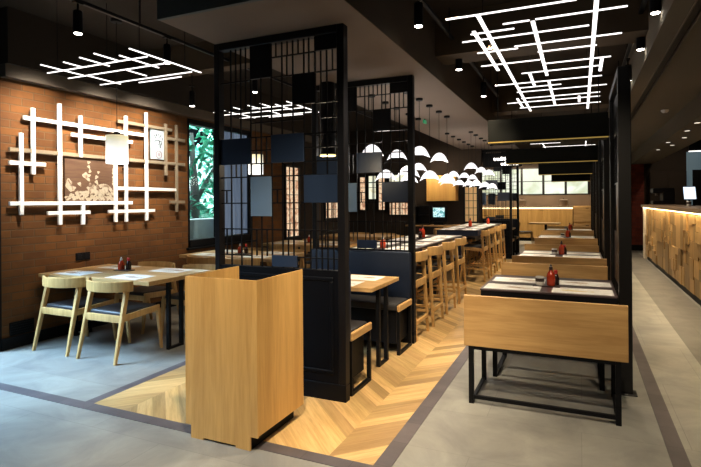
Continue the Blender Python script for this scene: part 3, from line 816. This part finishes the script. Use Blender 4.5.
gc = led_grid('large white led grid light hanging over the right hand row', CB, Z1, (-.25, 5.0), [(-.59, 3.5), (.09, 3.5), (-.59, 7.0), (.09, 7.0)])
led_grid('distant white led grid light glimpsed between the first two ceiling boxes', [((a[0]*1.2, a[1]*.6+8.7), (b[0]*1.2, b[1]*.6+8.7), w*.8) for a, b, w in CB[:2]+CB[9::4]], 2.7, (-.25, 11.7), [(-.7, 11.), (.1, 11.)])

# ------------------------------------------------------------------ tracks and spotlights
def track(x, y0, y1, z, label):
    t = thing('light_track', label, 'light track', (x, y0, z))
    B(-.018, .018, 0, y1-y0, 0, .03, bev=.003).make('rail', 'black_soft', t)
    n = 4
    for i in range(n): yy = (y1-y0)*(i+.5)/n; MB().tube((0, yy, .03), (0, yy, CEIL-z), .006, 6).make('hanging_rod', 'black', t)
track(-1.22, 3.2, 8.6, 3.2, 'black light track along the left of the large led grid')
track(.52, 3.2, 9.0, 3.2, 'black light track along the right of the large led grid')
track(-3.86, 2.6, 11.0, 3.2, 'black light track over the brick wall bay')
def make_spot():
    t = thing('track_spotlight', 'x', 'spotlight')
    MB().lathe([(.034, -.20), (.038, -.195), (.038, -.02), (.034, -.012), (.02, -.01)], 16).make('lamp_body', 'black_soft', t, smooth=True)
    MB().lathe([(.031, -.205), (.031, -.199)], 16).make('lens', 'spot_face', kids(t)[0], smooth=True)
    m = MB(); m.tube((0, 0, -.02), (0, 0, .06), .008, 8); m.box(-.02, .02, -.04, .04, .05, .062); m.make('bracket', 'black', t)
    return t
sp0 = make_spot(); su = [0]
SPOTS = [(-1.20, 4.05, 'left of the large led grid, nearest us'), (-1.20, 5.58, 'left of the large led grid, second along'), (-1.20, 7.15, 'left of the large led grid, above the nearest ceiling box'),
         (.54, 4.55, 'right of the large led grid, at the top edge'), (.54, 5.6, 'right of the large led grid, brightest'), (.54, 7.0, 'right of the large led grid, just above the tall screen'),
         (-3.86, 2.98, 'above the brick wall table, nearest us'), (-3.86, 4.0, 'at the right end of the brick wall led grid'), (-4.55, 5.15, 'in front of the window'), (-3.86, 5.55, 'seen through the lattice near its left post'), (-3.86, 7.2, 'seen through the lattice above the blue grey panel')]
for i, (x, y, w) in enumerate(SPOTS):
    z = 3.14 if x != -4.55 else 2.95
    if i == 0: sp0.location = (x, y, z); sp0['label'] = 'black cylinder track spotlight ' + w
    else:
        so = dup(sp0, (x, y, z), 0, 'black cylinder track spotlight ' + w)
        if x == -4.55: MB().tube((0, 0, .05), (0, 0, CEIL-z), .008, 8).make('hanging_rod', 'black', so)

# recessed downlights over the counter, smoke detector, exit light
dl = None
for i, (x, y) in enumerate(((1.47, 8.3), (1.50, 9.2), (1.62, 10.2), (1.48, 10.9), (1.63, 11.5), (1.50, 12.4))):
    if dl is None:
        dl = thing('recessed_downlight', 'x', 'downlight', (x, y, 2.55)); MB().lathe([(.05, -.006), (.055, -.003), (.055, 0)], 16).make('trim_ring', 'black_soft', dl); MB().lathe([(.036, -.009), (.036, -.004)], 16).make('lens', emit('dim downlight lens', (1, .9, .75), 1.0), dl); d = dl
    else: d = dup(dl, (x, y, 2.55))
    d['label'] = '%s small recessed downlight in the bulkhead over the service counter' % ['first', 'second', 'third', 'fourth', 'fifth', 'last'][i]
sd = thing('smoke_detector', 'white smoke detector on the right soffit', 'smoke detector', (1.16, 8.83, 2.83))
MB().lathe([(.028, -.045), (.045, -.03), (.055, -.012), (.055, 0)], 18).make('cover', 'ceramic', sd, smooth=True)
vt = thing('linear_vent', 'long dark slot vent in the right soffit', 'vent', (.76, 4.0, 2.83))
m = MB(); m.box(-.045, -.035, -2, 9.5, -.008, 0); m.box(.035, .045, -2, 9.5, -.008, 0); m.make('edge_trim', 'soffit_right', vt)
B(-.034, .034, -2, 9.5, .02, .07).make('slot', 'black', vt)
ex = thing('exit_light', 'small green exit light on the soffit among the pendant canopies', 'exit light', (-2.28, 8.0, 2.83))
B(-.012, .012, -.07, .07, -.075, -.02, bev=.003).make('sign_face', 'green_led', ex); B(-.006, .006, -.01, .01, -.02, 0).make('stem', 'black', ex)

# ------------------------------------------------------------------ pendants
# drum lantern over the brick wall table
def make_lantern():
    t = thing('pendant_lantern', 'pale paper drum lantern hanging over the brick wall table', 'pendant light', (-4.58, 4.0, 2.235))
    MB().lathe([(.112, -.305), (.114, -.30), (.114, -.004), (.112, 0), (.10, 0), (.098, -.30)], 28).make('lamp_shade', 'lantern', t, smooth=True)
    B(-.025, .025, -.025, .025, -.01, .04, bev=.004).make('lamp_holder', 'black', t)
    MB().tube((0, 0, .03), (0, 0, CEIL-2.235-.03), .003, 6).make('cord', 'black', t)
    MB().lathe([(.055, CEIL-2.235-.035), (.06, CEIL-2.235-.03), (.06, CEIL-2.235)], 18).make('canopy', 'black', t)
    return t
ln = make_lantern()
dup(ln, (-4.55, 6.55, 2.235), 0, 'pale paper drum lantern over the window table, seen through the lattice')
dup(ln, (-4.5, 8.6, 2.235), 0, 'pale paper drum lantern over the third left bay table')
bl2 = thing('cylinder_pendant', 'black cylinder pendant with brass rim behind the nearest lattice', 'pendant light', (-2.23, 4.42, 1.944))
MB().lathe([(.072, .012), (.076, .012), (.076, .70), (.07, .71), (.02, .715), (.02, .70), (.068, .69), (.07, .02)], 24).make('lamp_shade', 'black_soft', bl2, smooth=True)
MB().lathe([(.064, 0), (.077, 0), (.077, .014), (.064, .014)], 24).make('rim', 'gold_ring', bl2, smooth=True)
MB().tube((0, 0, .71), (0, 0, SZ-1.944), .004, 6).make('cord', 'black', bl2)

# folded rice paper bonnets
def make_bonnet():
    t = thing('paper_pendant', 'x', 'pendant light')
    bm = bmesh.new(); n = 2; rows = 5; R = .112
    rings = []
    for j in range(rows):
        u = j/(rows-1)
        ring = []
        for i in range(n*4):
            a = 2*PI*i/(n*4)
            p2 = (.5+.5*math.cos(2*a))**1.4; p4 = .5+.5*math.cos(4*a)        # two long and two short folded corners
            r = R*math.sin(u*1.35)*(1+.22*p2*u*u+.10*p4*u*u)
            z = .125*math.cos(u*1.30) - (.042*p2+.014*p4)*u**2.4
            ring.append(bm.verts.new((r*math.cos(a), r*math.sin(a), z)))
        rings.append(ring)
    k = n*4
    for a, b in zip(rings[1:], rings[2:]):
        for i in range(k): bm.faces.new((a[i], a[(i+1) % k], b[(i+1) % k], b[i]))
    top = bm.verts.new((0, 0, .1255))
    for i in range(k): bm.faces.new((top, rings[1][(i+1) % k], rings[1][i]))
    bmesh.ops.delete(bm, geom=rings[0], context='VERTS')
    mb = MB(); mb.bm.free(); mb.bm = bm
    o = mb.make('lamp_shade', 'shade', t)
    sd_ = o.modifiers.new('thickness', 'SOLIDIFY'); sd_.thickness = .004
    return t
bon = make_bonnet()
def bonnet_at(o, x, y, z):
    MB().tube((0, 0, .124), (0, 0, SZ-z-.015), .003, 6).make('cord', 'black', o)
    MB().lathe([(.038, SZ-z-.03), (.045, SZ-z-.024), (.045, SZ-z)], 16).make('canopy', 'black', o)
PEN = []
for i, y in enumerate((5.9, 6.38, 6.87, 7.39, 7.88)): PEN.append((-1.89, y, (1.84, 2.12, 1.83, 2.12, 1.83)[i]))
for i, y in enumerate((5.9, 6.39, 6.85, 7.39, 7.90)): PEN.append((-2.36, y, (2.12, 1.83, 2.14, 1.83, 2.02)[i]))
for i, y in enumerate((9.86, 10.35, 10.95, 11.4, 11.95, 12.4)): PEN.append((-1.90, y, (2.14, 1.82, 2.12, 1.82, 2.12, 1.82)[i]))
for i, y in enumerate((9.86, 10.37, 10.93, 11.44, 11.95, 12.4)): PEN.append((-2.36, y, (1.86, 2.02, 1.86, 2.04, 1.88, 2.04)[i]))
first = True
ct = {}
for x, y, z in PEN:
    if first: o = bon; first = False
    else:
        o = bon.copy(); COL.objects.link(o)
        c = [k for k in kids(bon) if k.name.startswith('lamp_shade')][0].copy(); COL.objects.link(c); c.parent = o
    z -= .03
    o.location = (x, y, z); o.rotation_euler = (0, 0, .30+.35*((x*7+y*3) % 1))
    bonnet_at(o, x, y, z)
    key = ('aisle' if x > -2 else 'window', 'nearer' if y < 9 else 'farther'); ct[key] = ct.get(key, 0)+1
    tag(o, '%s folded white paper pendant in the %s side row over the %s high table' % (['first', 'second', 'third', 'fourth', 'fifth', 'sixth'][ct[key]-1], key[0], key[1]), 'pendant light', 'folded paper pendants over the high tables')

# ------------------------------------------------------------------ wall slat art
AX = WX+.065
wa = thing('wall_slat_art', 'white and tan slat wall sculpture on the brick wall', 'wall art', (WX, 4.7, 2.0))
ARTV = [(3.447, 1.386, 2.246, 'art_white'), (3.577, 1.819, 2.529, 'art_white'), (3.882, 1.264, 2.630, 'art_white'), (4.146, 2.045, 2.532, 'art_white'), (4.172, 1.252, 1.515, 'art_white'), (4.636, 1.266, 2.300, 'art_white'), (4.799, 1.262, 2.628, 'art_white'), (5.139, 1.266, 2.726, 'art_white'), (5.495, 1.890, 2.623, 'art_tan'), (5.704, 1.369, 2.633, 'art_tan')]
ARTH = [(3.475, 5.150, 2.413, 'art_white'), (4.033, 4.904, 2.298, 'art_white'), (3.326, 5.873, 2.066, 'art_tan'), (3.323, 3.717, 1.929, 'art_white'), (3.325, 4.898, 1.506, 'art_white'), (3.736, 4.269, 1.397, 'art_white'), (4.531, 5.282, 1.399, 'art_white'), (4.653, 5.705, 1.691, 'art_white'), (4.676, 5.614, 2.545, 'art_tan'), (5.506, 5.876, 2.418, 'art_tan'), (5.574, 5.867, 1.514, 'art_tan')]
for yv, zb, zt, m in ARTV: B(.045, .075, yv-4.7-.021, yv-4.7+.021, zb-2, zt-2, bev=.003).make('slat', m, wa)
for ya, yb, z, m in ARTH: B(.04, .072, ya-4.7, yb-4.7, z-2-.021, z-2+.021, bev=.003).make('slat', m, wa)
pins = MB()
for yv, zb, zt, m in ARTV: pins.box(0, .045, yv-4.7-.008, yv-4.7+.008, (zb+zt)/2-2-.008, (zb+zt)/2-2+.008)
for ya, yb, z, m in ARTH: pins.box(0, .04, (ya+yb)/2-4.7-.008, (ya+yb)/2-4.7+.008, z-2-.008, z-2+.008)
pins.make('standoff', 'black', wa)
p1 = B(.03, .045, 3.955-4.7, 4.66-4.7, 1.525-2, 2.03-2).make('print_panel', 'art_brown', wa); p1['label'] = 'sepia print panel of pale flowers'
# cream brushwork: overlapping petals along the foot, a stem with blossoms, an arching leaf
random.seed(11)
mb = MB()
def petal(y, z, r, e, rot):
    pts = []
    for i in range(14):
        a = 2*PI*i/14; q = r*(1+.25*math.sin(3*a+rot*5)); u, v = q*math.cos(a), q*e*math.sin(a)
        pts.append((.0465+random.uniform(0, .0012), y-4.7+u*math.cos(rot)-v*math.sin(rot), z-2+u*math.sin(rot)+v*math.cos(rot)))
    mb.sheet(pts)
for i in range(15): petal(3.985+i*.046, 1.56+random.uniform(-.012, .03), .042, .6, random.uniform(-.8, .8))
for i in range(9): petal(4.05+i*.065, 1.62+random.uniform(-.015, .06), .042, .6, random.uniform(-1, 1))
mb.make('print_petals', 'art_cream', p1); mb = MB()
for z in range(7): petal(4.27+.01*math.sin(z*2), 1.68+z*.052, .022 if z else .034, .8, z*1.1)
for q in ((4.22, 1.83, .045), (4.0, 1.74, .05), (4.02, 1.68, .045), (4.33, 1.67, .06), (4.43, 1.62, .07), (4.50, 1.66, .06), (4.37, 1.76, .028), (4.37, 1.82, .026), (4.38, 1.70, .03), (4.40, 1.88, .02), (4.14, 1.73, .028)): petal(q[0], q[1], q[2], .75, random.uniform(0, 3))
mb.make('print_blossom', 'art_cream', p1); mb = MB()
for i in range(10): petal(4.42+.022*i, 1.715+.02*math.sin(i/9*PI)-.0012*i*i, .026, .8, -.5)
for i in range(5): petal(4.62, 1.74+i*.045, .024, .9, i)
mb.make('print_stem', 'art_cream', p1)
p2 = B(.03, .045, 5.235-4.7, 5.525-4.7, 2.11-2, 2.535-2).make('print_panel', 'art_paper', wa); p2['label'] = 'pale print panel with black brush marks and a round seal'
mb = MB()
def stroke(pts, w):
    for (a, b), (c, d) in zip(pts, pts[1:]): mb.bar((.0465, a-4.7, b-2), (.0465, c-4.7, d-2), .003, w, up=(1, 0, 0))
for pts, w in (([(5.30, 2.44), (5.315, 2.40)], .012), ([(5.33, 2.46), (5.34, 2.43)], .014), ([(5.36, 2.47), (5.38, 2.45), (5.385, 2.41)], .010), ([(5.42, 2.46), (5.405, 2.42)], .012), ([(5.45, 2.42), (5.44, 2.38)], .012),
               ([(5.30, 2.37), (5.36, 2.375), (5.43, 2.36)], .016), ([(5.31, 2.355), (5.30, 2.34)], .014), ([(5.385, 2.37), (5.40, 2.31), (5.40, 2.27)], .020), ([(5.36, 2.33), (5.37, 2.31)], .012), ([(5.43, 2.35), (5.42, 2.31)], .014)): stroke(pts, w)
mb.make('print_strokes', 'ink', p2)
mb = MB(); n = 22
for i in range(n):
    a, b = 2*PI*i/n, 2*PI*(i+1)/n
    mb.bar((.0465, 5.38-4.7+.052*math.cos(a), 2.175-2+.052*math.sin(a)), (.0465, 5.38-4.7+.052*math.cos(b), 2.175-2+.052*math.sin(b)), .003, .008, up=(1, 0, 0))
for q in (-.012, .002, .014): mb.box(.0455, .048, 5.38-4.7-.02, 5.38-4.7+.02, 2.175-2+q-.002, 2.175-2+q+.002)
mb.make('print_seal', 'ink_red', p2)
sw = thing('wall_socket', 'black twin socket plate on the brick wall above the table', 'socket', (WX, 4.21, .875))
B(0, .012, -.095, .095, -.045, .045, bev=.003).make('plate', 'black', sw)
m = MB()
for y in (-.05, .05):
    m.lathe([(.025, 0), (.027, .002), (.02, .004)], 12, (.0, 0, 0)) if False else m.box(.012, .016, y-.03, y+.03, -.03, .03, bev=.002)
m.make('socket_face', 'black_soft', sw)
vn = thing('wall_vent', 'low black vent grille in the brick wall near the skirting', 'vent', (WX, 3.48, .20))
m = MB(); m.box(0, .012, -.13, .13, -.07, .07, bev=.002)
for i in range(5): m.box(.012, .018, -.12, .12, -.055+i*.025, -.047+i*.025)
m.make('grille', 'black', vn)

# ------------------------------------------------------------------ service counter (right)
sc = thing('service_counter', 'long oak relief service counter with a lit edge on the right', 'counter', (1.49, 11.0, 0))
YA, YB = 5.6-11, 15.08-11
B(.045, .66, YA, YB-.33, .0, .10).make('plinth', 'black', sc)
B(.03, .66, YA, YB-.33, .10, 1.285).make('carcass', 'wall_dark', sc)
random.seed(21)
bm = bmesh.new(); cl = bm.loops.layers.color.new('tint')
rects = []
def split(y0, y1, z0, z1, d):
    w, h = y1-y0, z1-z0
    if d <= 0 or (w < .36 and h < .30) or (d < 3 and random.random() < .12): rects.append((y0, y1, z0, z1)); return
    if (w > h*1.1 and w > .3) or h < .28: c = y0+w*random.uniform(.32, .68); split(y0, c, z0, z1, d-1); split(c, y1, z0, z1, d-1)
    else: c = z0+h*random.uniform(.32, .68); split(y0, y1, z0, c, d-1); split(y0, y1, c, z1, d-1)
yy = YA
while yy < YB-.33:
    split(yy, min(yy+1.185, YB-.325), .10, 1.285, 5); yy += 1.185
for y0_, y1_, z0_, z1_ in rects:
    dp = random.choice((.0, .010, .020, .027)); t_ = random.uniform(.72, 1.08)
    r = bmesh.ops.create_cube(bm, size=1.); vs = r['verts']
    g = .005
    bmesh.ops.transform(bm, matrix=Matrix.Translation(((.03+dp)/2, (y0_+y1_)/2, (z0_+z1_)/2)) @ Matrix.Diagonal((.03-dp, y1_-y0_-g, z1_-z0_-g, 1)), verts=vs)
    for f in {f for v in vs for f in v.link_faces}:
        for lp in f.loops: lp[cl] = (t_, t_, t_, 1)
mb = MB(); mb.bm.free(); mb.bm = bm; mb.make('relief_front', 'oak_counter', sc)
B(-.012, .66, YB-.32, YB, .0, 1.285, bev=.003).make('end_panel', plain('pale lacquer end board', (.85, .74, .58), .4), sc)
B(-.055, .72, YA, YB+.02, 1.305, 1.37, bev=.004).make('countertop', 'counter_top', sc)
B(-.012, .66, YA, YB, 1.287, 1.303).make('light_strip', 'led_warm', sc)
def tablet(x, y, z, rz, label):
    t = thing('till_tablet', label, 'tablet', (x, y, z), rz)
    MB().bar((0, 0, .13), (0, .06, .42), .30, .014, bev=.003, up=(0, 1, 0)).make('casing', 'black_soft', t)
    MB().bar((0, -.008, .145), (0, .05, .405), .27, .003, up=(0, 1, 0)).make('screen', 'screen_blue', t)
    m = MB(); m.box(-.09, .09, -.07, .09, 0, .012, bev=.003); m.bar((0, .05, .01), (0, .035, .26), .03, .02); m.make('stand', 'black', t)
    return t
tb_ = tablet(1.98, 11.9, 1.37, .25, 'lit tablet till on a stand on the service counter'); tb_.scale = (.8, .8, .92)
cup_ = put('u', 1.86, 11.3, 1.37, 'small white cup on the service counter beside the tablet'); cup_.scale = (1.3, 1.3, 1.4)
def machine(x, y, label):
    t = thing('coffee_machine', label, 'coffee machine', (x, y, 1.37))
    B(-.22, .22, -.25, .25, .02, .10, bev=.01).make('base', 'black_soft', t); B(-.02, .22, -.25, .25, .10, .30, bev=.01).make('body', 'black_soft', t)
    B(-.22, .22, -.25, .25, .28, .40, bev=.015).make('head', 'black_soft', t)
    m = MB(); m.tube((-.12, -.1, .29), (-.12, -.1, .22), .02, 10); m.tube((-.12, .1, .29), (-.12, .1, .22), .02, 10); m.make('spout', 'steel', t)
    return t
machine(1.80, 14.2, 'black coffee machine at the far end of the service counter')
# things behind the counter
struct('wall_right', B(2.98, 3.29, 12.0, 15.5, 0, 2.55), 'blue_room') if False else None
dr = struct('door_1', B(2.80, 3.3, 17.32, 17.35, 0, 2.86), 'blue_room')
B(2.94, 3.24, 17.29, 17.32, 0, 2.34).make('door_leaf', 'black', dr)
sl = thing('strip_light', 'white strip light in the back room behind the service counter', 'strip light', (3.06, 17.1, 2.84))
B(-.24, .22, -.02, .02, 0, .03).make('tube', 'led', sl)
B(-.24, .22, -.03, .03, .03, CEIL-2.84).make('housing', 'black', sl)
cabk = thing('back_bar_cabinet', 'tall dark cabinet behind the far end of the service counter', 'cabinet', (2.3, 17.1, 0))
B(-.45, .45, -.1, .2, 0, 2.3, bev=.01).make('carcass', 'wall_dark', cabk)
for x in (-.22, .22): B(x-.01, x+.01, -.14, -.12, 1.0, 1.25, bev=.004).make('handle', 'black', B(x-.2, x+.2, -.12, -.1, .1, 2.25, bev=.004).make('door', 'wall_dark', cabk))

# ------------------------------------------------------------------ far kitchen counter and wall
kc = thing('kitchen_counter', 'far oak kitchen counter with a lit top edge', 'counter', (-1.3, 19.9, 0))
B(-3.5, 1.06, 0, .6, 0, .12).make('plinth', 'black', kc)
m = MB(); m.box(-3.5, 1.06, -.02, .6, .12, 1.18)
for i in range(-4, 5): m.box(-1.48+i*.51, -.99+i*.51, -.035, -.02, .14, 1.14, bev=.003)
m.make('front_panel', 'oak_v', kc)
B(-3.52, 1.08, -.06, .62, 1.24, 1.29, bev=.004).make('countertop', 'counter_top', kc)
B(-3.5, 1.06, -.045, .0, 1.185, 1.235).make('light_strip', 'led_warm', kc)
tc = thing('tall_cupboard', 'oak cupboard with panelled doors at the right end of the kitchen counter', 'cupboard', (.06, 19.9, 0))
B(-.28, .62, 0, .6, 0, 1.29).make('carcass', 'oak_v', tc)
for z in (.1, .72): B(.12, .22, -.035, -.02, z+.48, z+.50, bev=.003).make('handle', 'black', B(-.27, .61, -.02, 0, z, z+.56, bev=.006).make('door', 'oak_x', tc))
struct('trim_13', B(-5.0, .75, 20.56, 20.6, 1.30, 1.70), 'steel')
for i, (x, w) in enumerate(((-2.0, 'nearer the left'), (-.55, 'towards the right'))):
    t = thing('stock_pot', 'steel stock pot on the far kitchen counter, ' + w, 'pot', (x, 20.2, 1.29))
    MB().lathe([(.13, 0), (.14, .02), (.14, .2), (.145, .21), (.12, .23), (.02, .25)], 18).make('pot_body', 'steel', t, smooth=True); MB().lathe([(.02, .245), (.025, .27), (.015, .28)], 10).make('lid_knob', 'black', t)
# menu sign over the kitchen
ms = thing('menu_sign', 'dark sign board with two rows of lit white lettering over the kitchen', 'sign', (-1.82, 13.45, 2.36))
B(-.46, .50, 0, .04, .0, .36).make('board', 'black', ms)
def text(body, size, loc, parent, mat):
    cu = bpy.data.curves.new('lettering', 'FONT'); cu.body = body; cu.size = size; cu.extrude = .004; cu.offset = .003; cu.resolution_u = 2
    o = bpy.data.objects.new('tmp', cu); COL.objects.link(o)
    dg = bpy.context.evaluated_depsgraph_get(); me = bpy.data.meshes.new_from_object(o.evaluated_get(dg))
    bpy.data.objects.remove(o); me.name = 'lettering'
    me.materials.clear(); me.materials.append(mat)
    n = bpy.data.objects.new('lettering', me); COL.objects.link(n); n.parent = parent; n.location = loc; n.rotation_euler = (PI/2, 0, 0)
LET = emit('lit white lettering', (1, .93, .85), 3.)
text('traditional', .125, (-.20, -.006, .17), ms, LET); text('udon bar', .125, (-.02, -.006, .04), ms, LET)
for x in (-.40, .38): MB().tube((x, .02, .36), (x, .02, SZ-2.36), .006, 6).make('hanging_rod', 'black', ms)

# cashier corner at the back of the left bay
cc = thing('cashier_counter', 'oak topped counter below the yellow wood box at the back of the left bay', 'counter', (-3.45, 12.85, 0))
B(-.65, .55, -.2, .25, 0, .85).make('carcass', 'wall_dark', cc); B(-.68, .58, -.24, .28, .85, .89, bev=.004).make('countertop', 'oak_x', cc)
yb = thing('hanging_cabinet', 'yellow oak box hanging at the back of the left bay', 'cabinet', (-3.25, 12.85, 1.50))
B(-.38, .38, 0, .35, 0, .66, bev=.004).make('carcass', wood('warm yellow oak', (.66, .40, .12), (.55, .31, .085), 'Z', .6), yb)  # yellow oak is the box's own colour
mt = thing('monitor', 'small screen showing a bright picture on the back counter of the left bay', 'monitor', (-3.29, 12.80, .89))
B(-.21, .21, -.02, .05, .08, .48, bev=.004).make('casing', 'black', mt); B(-.15, .15, -.024, -.02, .20, .44).make('screen', 'screen_pic', mt); B(-.12, .12, -.06, .1, 0, .08).make('stand', 'black', mt)
gc_ = thing('display_case', 'dark display case left of the small screen', 'display case', (-3.72, 12.85, .89))
m = MB()
for q in ((-.2, .2, -.12, .2, 0, .03), (-.2, .2, -.12, .2, .46, .49), (-.2, -.18, -.12, .2, .03, .46), (.18, .2, -.12, .2, .03, .46), (-.2, .2, .18, .2, .03, .46), (-.18, .18, -.1, .18, .24, .25)): m.box(*q)
m.make('frame', 'frame_dark', gc_)
bf = thing('back_table', 'small oak pedestal table near the far kitchen counter', 'table', (-1.05, 18.2, 0))
B(-.5, .45, -.4, .4, .71, .75, bev=.004).make('tabletop', 'table', bf); MB().tube((0, 0, .02), (0, 0, .71), .04, 12).make('pedestal', 'black', bf); MB().lathe([(.26, 0), (.26, .015), (.05, .03)], 18).make('foot', 'black', bf)
chair(-1.75, 18.0, -PI/2, 'pale oak chair left of the small pedestal table near the kitchen')

# ------------------------------------------------------------------ lights
def spot(loc, target, power, size=60, blend=.6, col=(1, .86, .68), r=.05, name='spot_lamp'):
    l = bpy.data.lights.new(name, 'SPOT'); l.energy = power; l.spot_size = math.radians(size); l.spot_blend = blend; l.color = col; l.shadow_soft_size = r
    o = bpy.data.objects.new(name, l); COL.objects.link(o); o.location = loc
    o.rotation_euler = (Vector(target)-Vector(loc)).to_track_quat('-Z', 'Y').to_euler(); return o
def area(loc, target, power, sx, sy, col, name='area_lamp'):
    l = bpy.data.lights.new(name, 'AREA'); l.shape = 'RECTANGLE'; l.size = sx; l.size_y = sy; l.energy = power; l.color = col
    o = bpy.data.objects.new(name, l); COL.objects.link(o); o.location = loc
    o.rotation_euler = (Vector(target)-Vector(loc)).to_track_quat('-Z', 'Y').to_euler(); return o
def point(loc, power, col=(1, .85, .65), r=.06):
    l = bpy.data.lights.new('point_lamp', 'POINT'); l.energy = power; l.color = col; l.shadow_soft_size = r
    o = bpy.data.objects.new('point_lamp', l); COL.objects.link(o); o.location = loc; return o
WARM = (1, .83, .60)
# brick wall washers
for y in (3.6, 4.4, 5.15): spot((-4.3, y-.28-(.3 if y > 5 else 0), 3.1), (-5.4, y+.05, 2.1), 330, 62, 1., (1, .93, .84))
# tables in the left bay
for y in (4.1, 6.15, 8.25, 10.4): spot((-4.5, y, 3.05), (-4.5, y, .75), 60, 70, .8, WARM)
# warm spots added to brighten the front floor, stand and near bench
spot((-1.0, 1.4, 3.35), (-1.75, 2.9, .4), 330, 66, .8, WARM)
spot((.2, 1.6, 3.3), (-.2, 3.8, .3), 240, 70, .8, WARM)
spot((1.3, 1.8, 3.3), (.9, 4.0, .0), 150, 70, .8, WARM)
spot((-2.7, .5, 3.3), (-2.1, 2.55, .6), 170, 40, .9, WARM)  # added from the front left to warm the stand's face
spot((-2.1, 3.0, 2.75), (-2.0, 2.9, 0), 10, 80, .8, WARM)
# booth
point((-2.23, 4.42, 1.90), 9, WARM)
# aisle
for y in (3.6, 5.6, 7.6, 10.3, 12.0): spot((-.8, y-.3, 3.1), (-1.62, y+.15, .3), 270, 66, .8, WARM)
# right row
for y in (4.85, 7.66, 11.2, 13.9): spot((-.25, y-.1, 2.62), (-.25, y, .75), 48, 78, .8, WARM)
for y in (3.4, 5.6, 7.6, 10.5): spot((.54, y, 2.94), (.8, y+.2, 0), 70, 70, .8, WARM)
# counter: spots added to brighten its front, area strips for the lit edge
for y in (7., 8.3, 9.9, 11.5, 13.1, 14.6): spot((.62, y-.2, 2.80), (1.49, y-.2, .45), 105, 100, 1., WARM)
for i in range(5):
    a_ = area((1.462, 6.5+1.9*i, 1.30), (1.50, 6.5+1.9*i, .6), 6, 1.9, .05, (1, .80, .48)); a_.rotation_euler = (-.12, 0, PI/2)
# high tables
for y in (5.9, 7.4, 10.0, 11.6): point((-2.14, y, 2.0), 12, (1, .93, .85), .15)
spot((1.1, 15.2, 3.1), (1.35, 17.2, 1.6), 260, 70, .9, WARM)  # added to brighten the red brick pillar
spot((2.3, 15.0, 3.3), (2.2, 17.3, 1.8), 40, 70, .9, WARM)  # added to brighten the wall behind the counter
for y in (12.6, 14.8): spot((.54, y, 2.94), (.85, y+.2, 0), 90, 70, .8, WARM)  # extra spots added to lighten the far right floor
# far kitchen
for x in (-3.6, -2, -.6): area((x, 19.4, 2.9), (x, 19.9, .8), 55, 1.0, .5, WARM)
area((-3.4, 12.3, 2.4), (-3.3, 12.9, 1.6), 10, .4, .2, WARM)
area((-7.6, 8.6, 5.2), (-8., 9.5, 1.), 800, 4, 3, (.85, .97, 1))  # area lamps added outside to brighten the trees and pale wall
area((-11.8, 13, 3.0), (-9, 12, 1.5), 500, 3, 3, (.9, .97, 1))
area((-9.5, 13, 4.2), (-12.9, 14, 1.5), 900, 4, 2, (.92, .97, 1))
# daylight entering from the glazed shop front on the left
dl_ = area((-6.3, 1.5, 2.7), (-4.6, 3.0, 0.), 95, 2.6, 1.6, (.46, .72, 1)); dl_.data.spread = math.radians(66)

w = bpy.data.worlds.new('World'); scene.world = w; w.use_nodes = True
nt = w.node_tree; bg = nt.nodes['Background']
sky = nt.nodes.new('ShaderNodeTexSky'); sky.sky_type = 'NISHITA'; sky.sun_disc = False; sky.sun_elevation = math.radians(35); sky.sun_rotation = math.radians(200)
nt.links.new(sky.outputs['Color'], bg.inputs['Color']); bg.inputs['Strength'].default_value = .004

# ------------------------------------------------------------------ camera
f = 509.
cam = bpy.data.cameras.new('camera'); co = bpy.data.objects.new('camera', cam); COL.objects.link(co)
cam.sensor_fit = 'HORIZONTAL'; cam.sensor_width = 36; cam.lens = f/701*36
th = math.atan(229.5/f); roll = math.radians(.42)
co.location = (0, 0, 1.5)
Rm = Matrix.Rotation(th, 3, 'Z') @ Matrix.Rotation(PI/2, 3, 'X') @ Matrix.Rotation(-roll, 3, 'Z')
co.rotation_euler = Rm.to_euler()
cam.shift_y = -(233.5-201.7)/701
cam.clip_end = 200
scene.camera = co
scene.view_settings.view_transform = 'Standard'
scene.view_settings.look = 'None'
scene.view_settings.exposure = 0.32
scene.view_settings.gamma = .92

# repeats carry one group phrase per kind
GROUPS = dict(dining_chair='pale oak dining chairs', placemat='white paper placemats', sauce_bottle='red sauce bottles', soy_bottle='dark soy bottles',
              condiment_caddy='dark condiment trays', chopstick_cup='banded white cups', banquette_bench='oak banquette benches in the right row',
              banquette_table='dark topped tables in the right row', dining_table='oak dining tables in the left bay', lattice_partition='black lattice partitions',
              booth_bench='navy booth benches', booth_table='oak booth tables', high_table='navy high tables', tall_screen='tall black screens beside the right row',
              hanging_header='charcoal ceiling boxes', led_grid_light='white led grid lights', track_spotlight='black track spotlights', light_track='black light tracks',
              recessed_downlight='downlights over the service counter', pendant_lantern='paper drum lanterns', garden_tree='trees outside the window', stock_pot='steel stock pots')
for o in COL.objects:
    if o.parent is None and 'label' in o and 'group' not in o:
        g = GROUPS.get(o.name.split('.')[0])
        if g: o['group'] = g
    if 'used' in o: del o['used']
